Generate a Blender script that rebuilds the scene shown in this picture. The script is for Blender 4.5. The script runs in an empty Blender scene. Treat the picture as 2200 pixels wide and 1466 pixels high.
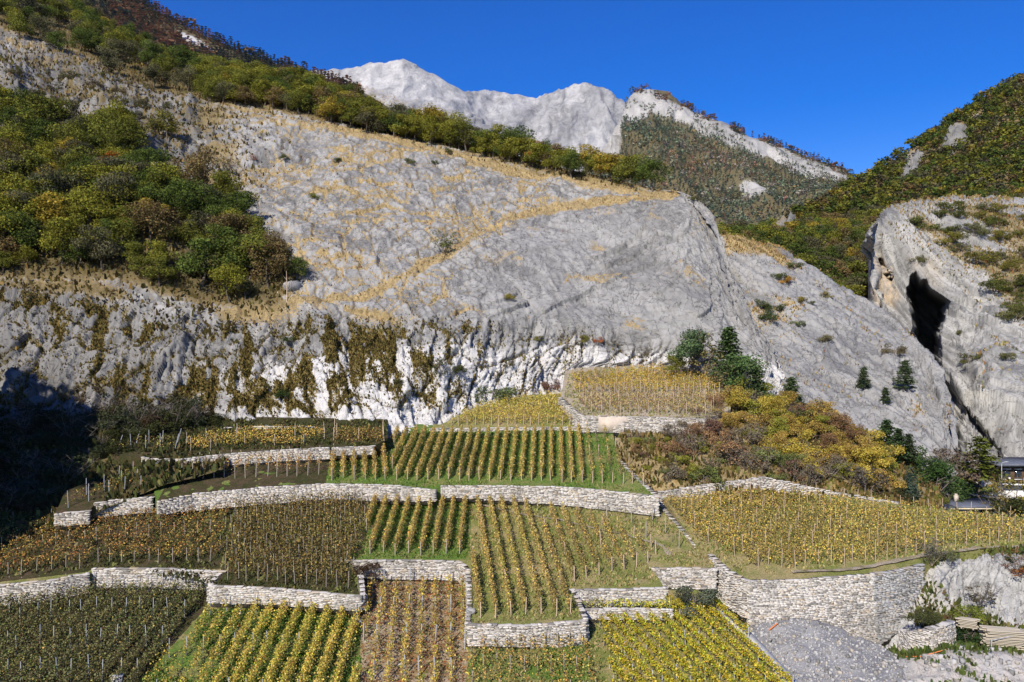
import bpy, math, random
import numpy as np
from mathutils import Vector, Matrix, geometry

SC = bpy.context.scene
COL = SC.collection

# ------------------------------------------------------------------ camera, sky, sun, exposure
LENS, SENSOR = 28.0, 36.0
F = 2200.0 / SENSOR * LENS          # focal length in photo pixels
ZC = 40.0                           # eye height above the datum
cam_d = bpy.data.cameras.new('camera'); cam_d.lens = LENS; cam_d.sensor_width = SENSOR
cam_d.clip_start = 1.0; cam_d.clip_end = 40000.0
cam = bpy.data.objects.new('camera', cam_d); COL.objects.link(cam)
cam.location = (0, 0, ZC); cam.rotation_euler = (math.radians(90), 0, 0)
SC.camera = cam

SUN_EL, SUN_AZ = math.radians(37), math.radians(206)      # azimuth clockwise from +Y
wd = bpy.data.worlds.new('World'); SC.world = wd; wd.use_nodes = True
nt = wd.node_tree; nt.nodes.clear()
sky = nt.nodes.new('ShaderNodeTexSky'); sky.sky_type = 'NISHITA'; sky.sun_disc = False
sky.sun_elevation = SUN_EL; sky.sun_rotation = SUN_AZ
sky.altitude = 800; sky.air_density = 1.0; sky.dust_density = 0.3; sky.ozone_density = 4.0
hs = nt.nodes.new('ShaderNodeHueSaturation'); hs.inputs['Saturation'].default_value = 1.45
hs.inputs['Hue'].default_value = 0.522
bg = nt.nodes.new('ShaderNodeBackground'); bg.inputs['Strength'].default_value = 0.118
wo = nt.nodes.new('ShaderNodeOutputWorld')
nt.links.new(sky.outputs[0], hs.inputs['Color']); nt.links.new(hs.outputs[0], bg.inputs['Color'])
nt.links.new(bg.outputs[0], wo.inputs['Surface'])

sd = bpy.data.lights.new('sun', 'SUN'); sd.energy = 5.0; sd.angle = math.radians(0.5); sd.color = (1.0, 0.93, 0.82)
sun = bpy.data.objects.new('sun', sd); COL.objects.link(sun)
S = Vector((math.sin(SUN_AZ) * math.cos(SUN_EL), math.cos(SUN_AZ) * math.cos(SUN_EL), math.sin(SUN_EL)))
sun.rotation_euler = (-S).to_track_quat('-Z', 'Y').to_euler()

vs = SC.view_settings; vs.view_transform = 'Standard'; vs.look = 'None'; vs.exposure = 0.36; vs.gamma = 1.0; vs.use_curve_mapping = False
SC.render.engine = 'CYCLES'
SC.cycles.use_denoising = True
SC.cycles.denoiser = 'OPENIMAGEDENOISE'; SC.cycles.denoising_input_passes = 'RGB_ALBEDO_NORMAL'; SC.cycles.denoising_prefilter = 'ACCURATE'
SC.cycles.max_bounces = 6; SC.cycles.diffuse_bounces = 3; SC.cycles.transparent_max_bounces = 8; SC.cycles.transmission_bounces = 4

# ------------------------------------------------------------------ small maths
def P(px, py, D):                       # a point in the place, from where it is seen and how far it is
    return np.array([(px - 1100.0) / F * D, D, ZC + (733.0 - py) / F * D])

def proj(p):
    p = np.asarray(p); return 1100.0 + p[..., 0] / p[..., 1] * F, 733.0 - (p[..., 2] - ZC) / p[..., 1] * F

def smooth(a, b, x):
    t = np.clip((x - a) / (b - a), 0, 1); return t * t * (3 - 2 * t)

def _hash(ix, iy, iz, seed):
    h = (ix.astype(np.uint32) * np.uint32(374761393) + iy.astype(np.uint32) * np.uint32(668265263)
         + iz.astype(np.uint32) * np.uint32(2147483647) + np.uint32((seed * 1274126177 + 12345) & 0xffffffff))
    h = (h ^ (h >> np.uint32(13))) * np.uint32(1274126177); h = h ^ (h >> np.uint32(16))
    h = h * np.uint32(2246822519); return h ^ (h >> np.uint32(15))

def hashf(ix, iy, iz, seed):
    return (_hash(ix, iy, iz, seed) & np.uint32(0xffffff)).astype(np.float32) / 16777216.0

def vnoise(x, y, z=None, seed=0):       # smooth value noise, -1..1
    x = np.asarray(x, np.float32); y = np.asarray(y, np.float32)
    if z is None:
        fx, fy = np.floor(x), np.floor(y); ix, iy = fx.astype(np.int64), fy.astype(np.int64)
        tx, ty = x - fx, y - fy
        tx = tx * tx * tx * (tx * (tx * 6 - 15) + 10); ty = ty * ty * ty * (ty * (ty * 6 - 15) + 10)
        o = np.zeros_like(ix)
        a = hashf(ix, iy, o, seed); b = hashf(ix + 1, iy, o, seed); c = hashf(ix, iy + 1, o, seed); d = hashf(ix + 1, iy + 1, o, seed)
        return ((a * (1 - tx) + b * tx) * (1 - ty) + (c * (1 - tx) + d * tx) * ty) * 2 - 1
    z = np.asarray(z, np.float32)
    fx, fy, fz = np.floor(x), np.floor(y), np.floor(z); ix, iy, iz = fx.astype(np.int64), fy.astype(np.int64), fz.astype(np.int64)
    tx, ty, tz = x - fx, y - fy, z - fz
    tx, ty, tz = (t * t * (3 - 2 * t) for t in (tx, ty, tz))
    r = 0
    for dz in (0, 1):
        wz = tz if dz else 1 - tz
        for dy in (0, 1):
            wy = ty if dy else 1 - ty
            r = r + (hashf(ix, iy + dy, iz + dz, seed) * (1 - tx) + hashf(ix + 1, iy + dy, iz + dz, seed) * tx) * wy * wz
    return r * 2 - 1

def fbm(x, y, z=None, oct=5, seed=0, gain=0.5, ridged=False):
    a, s, n = 1.0, 0.0, 0.0
    for o in range(oct):
        v = vnoise(x * 2 ** o + 17.3 * o, y * 2 ** o - 9.1 * o, None if z is None else z * 2 ** o + 5.7 * o, seed + o)
        if ridged: v = 1 - 2 * np.abs(v)
        s = s + a * v; n += a; a *= gain
    return s / n

def worley(x, y, seed=0, jit=0.9):      # F1, F2 and a random number per cell
    x = np.asarray(x, np.float32); y = np.asarray(y, np.float32)
    fx, fy = np.floor(x), np.floor(y); ix, iy = fx.astype(np.int64), fy.astype(np.int64); o = np.zeros_like(ix)
    f1 = np.full(x.shape, 9.0, np.float32); f2 = f1.copy(); cid = np.zeros(x.shape, np.float32)
    gx = f1 * 0; gy = f1 * 0
    for dx in (-1, 0, 1):
        for dy in (-1, 0, 1):
            jx = ix + dx; jy = iy + dy
            qx = jx + 0.5 + (hashf(jx, jy, o, seed) - 0.5) * jit; qy = jy + 0.5 + (hashf(jx, jy, o, seed + 7) - 0.5) * jit
            d = np.hypot(qx - x, qy - y)
            m = d < f1
            f2 = np.where(m, f1, np.minimum(f2, d)); cid = np.where(m, hashf(jx, jy, o, seed + 13), cid)
            gx = np.where(m, x - qx, gx); gy = np.where(m, y - qy, gy)
            f1 = np.where(m, d, f1)
    return f1, f2, cid, gx, gy

def facets(x, y, seed=0, tilt=0.9, curve=0.45, jit=0.95):
    """chipped rock: the lowest of many tilted, slightly hollow planes, so that sharp edges stand out; about -0.7..0.3"""
    x = np.asarray(x, np.float32); y = np.asarray(y, np.float32)
    ix, iy = np.floor(x).astype(np.int64), np.floor(y).astype(np.int64); o = np.zeros_like(ix); h = np.full(x.shape, 9.0, np.float32)
    for dx in (-1, 0, 1):
        for dy in (-1, 0, 1):
            jx, jy = ix + dx, iy + dy
            ax = x - (jx + 0.5 + (hashf(jx, jy, o, seed) - 0.5) * jit); ay = y - (jy + 0.5 + (hashf(jx, jy, o, seed + 7) - 0.5) * jit)
            v = hashf(jx, jy, o, seed + 13) * 0.6 + tilt * ((hashf(jx, jy, o, seed + 17) - 0.5) * ax + (hashf(jx, jy, o, seed + 23) - 0.5) * ay) + curve * (ax * ax + ay * ay)
            h = np.minimum(h, v)
    return h - 0.25

def inside(px, py, poly):
    r = np.zeros(np.shape(px), bool); n = len(poly)
    for i in range(n):
        x0, y0 = poly[i][:2]; x1, y1 = poly[(i + 1) % n][:2]
        if y0 == y1: continue
        c = ((y0 > py) != (y1 > py)) & (px < (x1 - x0) * (py - y0) / (y1 - y0) + x0); r ^= c
    return r

def segdist(px, py, pts, closed=False):
    d = np.full(np.shape(px), 1e9)
    n = len(pts)
    for i in range(n if closed else n - 1):
        x0, y0 = pts[i][:2]; x1, y1 = pts[(i + 1) % n][:2]
        L = (x1 - x0) ** 2 + (y1 - y0) ** 2 + 1e-9
        t = np.clip(((px - x0) * (x1 - x0) + (py - y0) * (y1 - y0)) / L, 0, 1)
        d = np.minimum(d, np.hypot(px - x0 - t * (x1 - x0), py - y0 - t * (y1 - y0)))
    return d

def pmask(px, py, poly, feather):
    d = segdist(px, py, poly, True); s = np.where(inside(px, py, poly), d, -d)
    return smooth(-feather, feather, s)

def hermite(xk, yk, x):                 # cubic through knots, tangents limited so that it does not overshoot
    xk = np.asarray(xk, float); yk = np.asarray(yk, float)
    h = np.diff(xk); s = np.diff(yk, axis=0) / h.reshape((-1,) + (1,) * (yk.ndim - 1))
    m = np.zeros_like(yk); m[0] = s[0]; m[-1] = s[-1]
    for i in range(1, len(xk) - 1):
        w = h[i] / (h[i - 1] + h[i]); t = w * s[i - 1] + (1 - w) * s[i]
        lim = 3 * np.minimum(np.abs(s[i - 1]), np.abs(s[i])); t = np.where(s[i - 1] * s[i] > 0, np.sign(t) * np.minimum(np.abs(t), lim), 0.35 * t)
        m[i] = t
    i = np.clip(np.searchsorted(xk, x) - 1, 0, len(xk) - 2)
    sh = (-1,) + (1,) * (yk.ndim - 1)
    t = ((x - xk[i]) / h[i]).reshape(sh); hh = h[i].reshape(sh)
    return ((1 + 2 * t) * (1 - t) ** 2 * yk[i] + t * (1 - t) ** 2 * hh * m[i] + t * t * (3 - 2 * t) * yk[i + 1] + t * t * (t - 1) * hh * m[i + 1])

# ------------------------------------------------------------------ meshes and objects
def build_mesh(name, verts, faces, mat=None, attrs=None, smooth_shade=False):
    """faces: an (N,3) or (N,4) array, or a list of such arrays. attrs: {name: (domain, array)}"""
    if not isinstance(faces, (list, tuple)): faces = [faces]
    faces = [np.asarray(f, np.int32) for f in faces if len(f)]
    verts = np.asarray(verts, np.float32)
    me = bpy.data.meshes.new(name)
    nl = sum(f.size for f in faces); nf = sum(len(f) for f in faces)
    me.vertices.add(len(verts)); me.vertices.foreach_set('co', verts.ravel())
    me.loops.add(nl); me.loops.foreach_set('vertex_index', np.concatenate([f.ravel() for f in faces]))
    me.polygons.add(nf)
    tot = np.concatenate([np.full(len(f), f.shape[1], np.int32) for f in faces])
    st = np.concatenate([[0], np.cumsum(tot)[:-1]]).astype(np.int32)
    me.polygons.foreach_set('loop_start', st)
    try: me.polygons.foreach_set('loop_total', tot)
    except Exception: pass
    if smooth_shade: me.polygons.foreach_set('use_smooth', np.ones(nf, bool))
    for k, (dom, arr) in (attrs or {}).items():
        arr = np.asarray(arr, np.float32)
        if arr.ndim == 2:
            if arr.shape[1] == 3: arr = np.concatenate([arr, np.ones((len(arr), 1), np.float32)], 1)
            a = me.attributes.new(k, 'FLOAT_COLOR', dom); a.data.foreach_set('color', arr.ravel())
        else:
            a = me.attributes.new(k, 'FLOAT', dom); a.data.foreach_set('value', arr)
    me.update(calc_edges=True)
    if mat: me.materials.append(mat)
    return me

def link(name, data, parent=None, label=None, cat=None, group=None, kind=None, loc=None, rotz=None, scale=None, color=None):
    o = bpy.data.objects.new(name, data); COL.objects.link(o)
    if parent is not None: o.parent = parent
    if loc is not None: o.location = loc
    if rotz is not None: o.rotation_euler = (0, 0, rotz)
    if scale is not None: o.scale = scale if hasattr(scale, '__len__') else (scale,) * 3
    if color is not None: o.color = (*color[:3], 1)
    if label: o['label'] = label
    if cat: o['category'] = cat
    if group: o['group'] = group
    if kind: o['kind'] = kind
    return o

def tubes(lines, sides=5):              # lines: [(points, radii)]
    V, Fq = [], []; n0 = 0
    for pts, rad in lines:
        pts = np.asarray(pts, float); m = len(pts)
        for i in range(m):
            t = pts[min(i + 1, m - 1)] - pts[max(i - 1, 0)]; t /= np.linalg.norm(t) + 1e-9
            u = np.cross(t, [0.3, 0.9, 0.1]); u /= np.linalg.norm(u) + 1e-9; w = np.cross(t, u)
            for k in range(sides):
                a = 2 * math.pi * k / sides; V.append(pts[i] + rad[i] * (math.cos(a) * u + math.sin(a) * w))
        for i in range(m - 1):
            for k in range(sides):
                a = n0 + i * sides + k; b = n0 + i * sides + (k + 1) % sides
                Fq.append((a, b, b + sides, a + sides))
        n0 += m * sides
    return np.array(V), np.array(Fq)

def boxes(items):                       # items: (cx,cy,cz,sx,sy,sz,rotz)
    V, Q = [], []
    base = np.array([[-1, -1, -1], [1, -1, -1], [1, 1, -1], [-1, 1, -1], [-1, -1, 1], [1, -1, 1], [1, 1, 1], [-1, 1, 1]]) * 0.5
    q = np.array([[0, 3, 2, 1], [4, 5, 6, 7], [0, 1, 5, 4], [1, 2, 6, 5], [2, 3, 7, 6], [3, 0, 4, 7]])
    for it in items:
        cx, cy, cz, sx, sy, sz = it[:6]; r = it[6] if len(it) > 6 else 0
        v = base * (sx, sy, sz); c, s = math.cos(r), math.sin(r)
        v = np.stack([v[:, 0] * c - v[:, 1] * s + cx, v[:, 0] * s + v[:, 1] * c + cy, v[:, 2] + cz], 1)
        Q.append(q + 8 * len(V)); V.append(v)
    return np.concatenate(V), np.concatenate(Q)

def leaf_quads(c, n, size, rng, asp=0.75):
    """diamond leaves: centres, facing directions, sizes"""
    N = len(c); r = rng.normal(size=(N, 3)); u = np.cross(n, r); u /= np.linalg.norm(u, axis=1, keepdims=True) + 1e-9
    w = np.cross(n, u); w /= np.linalg.norm(w, axis=1, keepdims=True) + 1e-9
    s = np.asarray(size).reshape(-1, 1) * np.ones((N, 1)) * 0.5
    fold = n / (np.linalg.norm(n, axis=1, keepdims=True) + 1e-9) * s * 0.35
    v = np.stack([c - u * s, c + w * s * asp + fold, c + u * s, c - w * s * asp + fold], 1).reshape(-1, 3)
    return v, np.arange(N * 4).reshape(N, 4)

# ------------------------------------------------------------------ materials
def newmat(name):
    m = bpy.data.materials.new(name); m.use_nodes = True; t = m.node_tree; t.nodes.clear()
    return m, t
class NB:                               # terse node building
    def __init__(self, t): self.t = t
    def n(self, kind, **kw):
        nd = self.t.nodes.new('ShaderNode' + kind)
        for k, v in kw.items():
            if k in nd.inputs: self.set(nd, k, v)
            else: setattr(nd, k, v)
        return nd
    def set(self, nd, k, v):
        if isinstance(v, bpy.types.NodeSocket): self.t.links.new(v, nd.inputs[k])
        else: nd.inputs[k].default_value = v
    def noise(self, vec, scale, detail=6, rough=0.6, dist=0.0):
        nd = self.n('TexNoise'); self.t.links.new(vec, nd.inputs['Vector'])
        nd.inputs['Scale'].default_value = scale; nd.inputs['Detail'].default_value = detail
        nd.inputs['Roughness'].default_value = rough; nd.inputs['Distortion'].default_value = dist
        return nd.outputs['Fac']
    def vor(self, vec, scale, feature='F1', rnd=1.0):
        nd = self.n('TexVoronoi'); nd.feature = feature; self.t.links.new(vec, nd.inputs['Vector'])
        nd.inputs['Scale'].default_value = scale; nd.inputs['Randomness'].default_value = rnd
        return nd.outputs['Distance'] if feature == 'DISTANCE_TO_EDGE' else nd.outputs['Color']
    def math(self, op, a, b=None, c=None, clamp=False):
        nd = self.n('Math', operation=op, use_clamp=clamp)
        for i, v in enumerate((a, b, c)):
            if v is None: continue
            if isinstance(v, bpy.types.NodeSocket): self.t.links.new(v, nd.inputs[i])
            else: nd.inputs[i].default_value = v
        return nd.outputs[0]
    def step(self, x, lo, hi):
        nd = self.n('MapRange'); nd.interpolation_type = 'SMOOTHSTEP'
        self.t.links.new(x, nd.inputs['Value']); nd.inputs['From Min'].default_value = lo; nd.inputs['From Max'].default_value = hi
        return nd.outputs['Result']
    def mix(self, f, a, b, mode='MIX'):
        nd = self.n('Mix', data_type='RGBA', blend_type=mode)
        for k, v in ((0, f), (6, a), (7, b)):
            if isinstance(v, bpy.types.NodeSocket): self.t.links.new(v, nd.inputs[k])
            else: nd.inputs[k].default_value = v if k == 0 else (*v[:3], 1)
        return nd.outputs[2]
    def coord(self): return self.n('TexCoord').outputs['Object']
    def mapping(self, vec, scale=(1, 1, 1), rot=(0, 0, 0)):
        nd = self.n('Mapping'); self.t.links.new(vec, nd.inputs['Vector']); nd.inputs['Scale'].default_value = scale; nd.inputs['Rotation'].default_value = rot
        return nd.outputs[0]
    def attr(self, name, col=False):
        nd = self.n('Attribute'); nd.attribute_name = name; return nd.outputs['Color' if col else 'Fac']
    def bump(self, h, strength=0.5, dist=0.1, normal=None):
        nd = self.n('Bump'); self.t.links.new(h, nd.inputs['Height']); nd.inputs['Strength'].default_value = strength; nd.inputs['Distance'].default_value = dist
        if normal is not None: self.t.links.new(normal, nd.inputs['Normal'])
        return nd.outputs[0]
    def out(self, color, rough=0.9, normal=None, spec=0.2):
        b = self.n('BsdfPrincipled'); self.set(b, 'Base Color', color if isinstance(color, bpy.types.NodeSocket) else (*color[:3], 1))
        self.set(b, 'Roughness', rough); self.set(b, 'Specular IOR Level', spec)
        if normal is not None: self.t.links.new(normal, b.inputs['Normal'])
        o = self.n('OutputMaterial'); self.t.links.new(b.outputs[0], o.inputs['Surface']); return b

def mat_leaf(name='leaf', trans=0.3):
    m, t = newmat(name); b = NB(t)
    lc = b.attr('lc', True); oc = b.n('ObjectInfo').outputs['Color']
    col = b.mix(1.0, lc, oc, 'MULTIPLY')
    d = b.n('BsdfDiffuse'); t.links.new(col, d.inputs['Color'])
    tr = b.n('BsdfTranslucent'); t.links.new(col, tr.inputs['Color'])
    mx = b.n('MixShader'); mx.inputs[0].default_value = trans
    t.links.new(d.outputs[0], mx.inputs[1]); t.links.new(tr.outputs[0], mx.inputs[2])
    o = b.n('OutputMaterial'); t.links.new(mx.outputs[0], o.inputs['Surface'])
    return m

def mat_plain(name, col, rough=0.85, var=0.25, scale=3.0, bump=0.2, stretch=(1, 1, 1)):
    m, t = newmat(name); b = NB(t); v = b.mapping(b.coord(), stretch)
    n = b.noise(v, scale, 6, 0.65)
    c0 = tuple(x * (1 - var) for x in col); c1 = tuple(min(1, x * (1 + var)) for x in col)
    b.out(b.mix(b.step(n, 0.3, 0.7), c0, c1), rough, b.bump(n, bump, 0.05))
    return m

def mat_rock(name, dark=(0.14, 0.136, 0.13), light=(0.305, 0.296, 0.278), white=(0.55, 0.533, 0.512), grass=(0.33, 0.245, 0.12),
             moss=(0.11, 0.082, 0.024), scale=1.0, bump=1.0, crack=1.0, strata=(0.9, 0.35, 0.35), rot=(0, 0.6, 0.2)):
    m, t = newmat(name); b = NB(t); v = b.coord()
    big = b.noise(v, 0.06 * scale, 4, 0.6, 0.4)
    vs_ = b.mapping(v, strata, rot)                       # grain stretched along the bedding
    mid = b.noise(vs_, 0.9 * scale, 8, 0.72, 0.5)
    fine = b.noise(v, 3.4 * scale, 5, 0.75)
    l1 = b.noise(b.mapping(v, (0.8, 0.3, 0.3), (0, 0.8, 0.3)), 0.55 * scale, 4, 0.55, 0.9)
    l2 = b.noise(b.mapping(v, (0.35, 0.8, 0.8), (0.3, -0.5, 0)), 0.5 * scale, 4, 0.55, 0.9)
    def line(x, w): return b.math('SUBTRACT', 1.0, b.step(b.math('ABSOLUTE', b.math('SUBTRACT', x, 0.5)), 0.0, w))
    crk = b.math('MULTIPLY', b.math('MAXIMUM', line(l1, 0.016), line(l2, 0.014)), b.step(fine, 0.35, 0.55))
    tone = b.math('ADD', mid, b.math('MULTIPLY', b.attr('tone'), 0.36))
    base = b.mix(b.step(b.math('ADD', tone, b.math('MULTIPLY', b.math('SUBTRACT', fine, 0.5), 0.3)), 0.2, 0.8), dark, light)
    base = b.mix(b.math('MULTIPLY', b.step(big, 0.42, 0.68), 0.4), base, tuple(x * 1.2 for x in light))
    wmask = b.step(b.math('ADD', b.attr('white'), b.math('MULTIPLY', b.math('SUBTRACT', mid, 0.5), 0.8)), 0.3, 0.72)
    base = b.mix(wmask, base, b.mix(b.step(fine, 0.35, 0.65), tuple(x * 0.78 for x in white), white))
    base = b.mix(b.math('MULTIPLY', crk, 0.7 * crack), base, tuple(x * 0.3 for x in dark))
    base = b.mix(b.math('MULTIPLY', b.attr('warm'), b.step(mid, 0.35, 0.6)), base, (0.46, 0.34, 0.2))
    # moss / earth in the clefts, then dry grass
    ms = b.step(b.math('ADD', b.attr('moss'), b.math('MULTIPLY', b.math('SUBTRACT', fine, 0.5), 2.2)), 0.4, 0.6)
    base = b.mix(ms, base, b.mix(b.step(fine, 0.3, 0.7), tuple(x * 0.4 for x in moss), tuple(x * 1.9 for x in moss)))
    gs = b.step(b.math('ADD', b.math('ADD', b.attr('grass'), b.math('MULTIPLY', crk, 0.12)), b.math('MULTIPLY', b.math('SUBTRACT', fine, 0.5), 1.7)), 0.42, 0.6)
    gcol = b.mix(b.step(b.math('ADD', fine, b.math('MULTIPLY', b.math('SUBTRACT', mid, 0.5), 0.6)), 0.3, 0.7), tuple(x * 0.5 for x in grass), tuple(x * 1.25 for x in grass))
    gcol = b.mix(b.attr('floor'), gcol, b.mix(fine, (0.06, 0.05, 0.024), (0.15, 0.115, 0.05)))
    base = b.mix(gs, base, gcol)
    h = b.math('ADD', mid, b.math('MULTIPLY', fine, 0.25))
    h = b.math('SUBTRACT', h, b.math('MULTIPLY', crk, 0.5 * crack))
    b.out(base, 0.92, b.bump(h, 0.55 * bump, 0.22 / scale), 0.15)
    return m

def mat_ground(name, grass, soil, lo=0.4, hi=0.6, scale=0.6, pebble=0.0, dark_frac=0.6):
    m, t = newmat(name); b = NB(t); v = b.coord()
    n = b.noise(v, scale, 8, 0.7, 0.3); f = b.noise(v, 7.0, 5, 0.75); g = b.noise(v, 0.12, 4, 0.5)
    gc = b.mix(b.step(f, 0.3, 0.7), tuple(x * dark_frac for x in grass), tuple(x * 1.3 for x in grass))
    sc = b.mix(b.step(f, 0.3, 0.7), tuple(x * 0.6 for x in soil), tuple(x * 1.35 for x in soil))
    k = b.step(b.math('ADD', n, b.math('MULTIPLY', b.math('SUBTRACT', g, 0.5), 0.5)), lo, hi)
    c = b.mix(k, gc, sc)
    if pebble:
        p = b.vor(v, 5.0); pk = b.step(p, 1.0 - pebble, 1.0 - pebble + 0.03)
        c = b.mix(pk, c, (0.5, 0.48, 0.45))
    b.out(c, 0.95, b.bump(b.math('ADD', f, n), 0.8, 0.12), 0.1)
    return m

def mat_stone(name='limestone', c0=(0.25, 0.23, 0.2), c1=(0.6, 0.56, 0.5), ochre=(0.5, 0.38, 0.23)):
    m, t = newmat(name); b = NB(t)
    r = b.math('FRACT', b.math('ADD', b.n('ObjectInfo').outputs['Random'], b.attr('sc')))
    v = b.coord(); n = b.noise(v, 3.0, 6, 0.7)
    c = b.mix(b.step(r, 0.0, 0.55), c0, c1)
    c = b.mix(b.math('MULTIPLY', b.step(b.math('FRACT', b.math('MULTIPLY', r, 7.3)), 0.75, 0.95), 0.55), c, ochre)
    c = b.mix(b.math('MULTIPLY', b.step(n, 0.45, 0.75), 0.5), c, tuple(x * 0.55 for x in c0))
    gp = b.n('NewGeometry').outputs['Position']; st = b.noise(b.mapping(gp, (1, 1, 0.45)), 0.55, 6, 0.7)    # grey weathering that runs over many stones
    c = b.mix(b.math('MULTIPLY', b.step(st, 0.48, 0.68), 0.6), c, (0.2, 0.19, 0.17))
    b.out(c, 0.9, b.bump(n, 0.4, 0.05), 0.15)
    return m

M = dict(
    leaf=mat_leaf(),
    rock=mat_rock('hill_rock'),
    rock2=mat_rock('slab_rock', dark=(0.155, 0.152, 0.148), light=(0.30, 0.292, 0.276)),
    rock3=mat_rock('gorge_rock', dark=(0.17, 0.166, 0.158), light=(0.35, 0.34, 0.315)),
    farrock=mat_rock('peak_rock', dark=(0.12, 0.12, 0.13), light=(0.34, 0.335, 0.33), white=(0.52, 0.508, 0.495), grass=(0.27, 0.22, 0.16), scale=0.022, crack=0.3, bump=1.7, strata=(1.0, 0.3, 1.0), rot=(0, 0.9, 0)),
    midrock=mat_rock('mountain_rock', dark=(0.19, 0.185, 0.175), light=(0.4, 0.385, 0.36), grass=(0.15, 0.14, 0.09), scale=0.08, crack=0.4),
    quarry=mat_rock('quarry_rock', dark=(0.22, 0.215, 0.205), light=(0.43, 0.42, 0.395), grass=(0.11, 0.11, 0.035), scale=2.0),
    stone=mat_stone(),
    core=mat_plain('wall_core', (0.10, 0.09, 0.075), 0.95, 0.4, 3.0),
    wood=mat_plain('grey_wood', (0.42, 0.37, 0.31), 0.8, 0.3, 4.0, 0.2, (6, 6, 0.5)),
    palepost=mat_plain('pale_stake', (0.56, 0.43, 0.31), 0.8, 0.25, 4.0, 0.2, (6, 6, 0.5)),
    metal=mat_plain('galvanised_stake', (0.42, 0.43, 0.45), 0.5, 0.15, 5.0, 0.1),
    bark=mat_plain('bark', (0.13, 0.105, 0.08), 0.95, 0.4, 3.0, 0.5),
    concrete=mat_plain('concrete', (0.42, 0.41, 0.39), 0.9, 0.2, 1.5, 0.2),
    greenland=mat_ground('green_grass', (0.10, 0.165, 0.03), (0.22, 0.2, 0.075), 0.42, 0.68, 0.5),
    drygrass=mat_ground('dry_grass', (0.17, 0.185, 0.05), (0.29, 0.235, 0.11), 0.4, 0.62, 0.5, 0.04),
    redsoil=mat_ground('leaf_strewn_soil', (0.24, 0.145, 0.06), (0.35, 0.28, 0.185), 0.4, 0.62, 1.3, 0.08),
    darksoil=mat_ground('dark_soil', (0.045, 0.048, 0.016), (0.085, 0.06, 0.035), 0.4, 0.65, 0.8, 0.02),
    olive=mat_ground('olive_grass', (0.07, 0.085, 0.02), (0.13, 0.115, 0.045), 0.42, 0.65, 0.7),
    palesoil=mat_ground('pale_soil', (0.2, 0.18, 0.08), (0.36, 0.3, 0.225), 0.3, 0.55, 0.8, 0.06),
)

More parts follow.
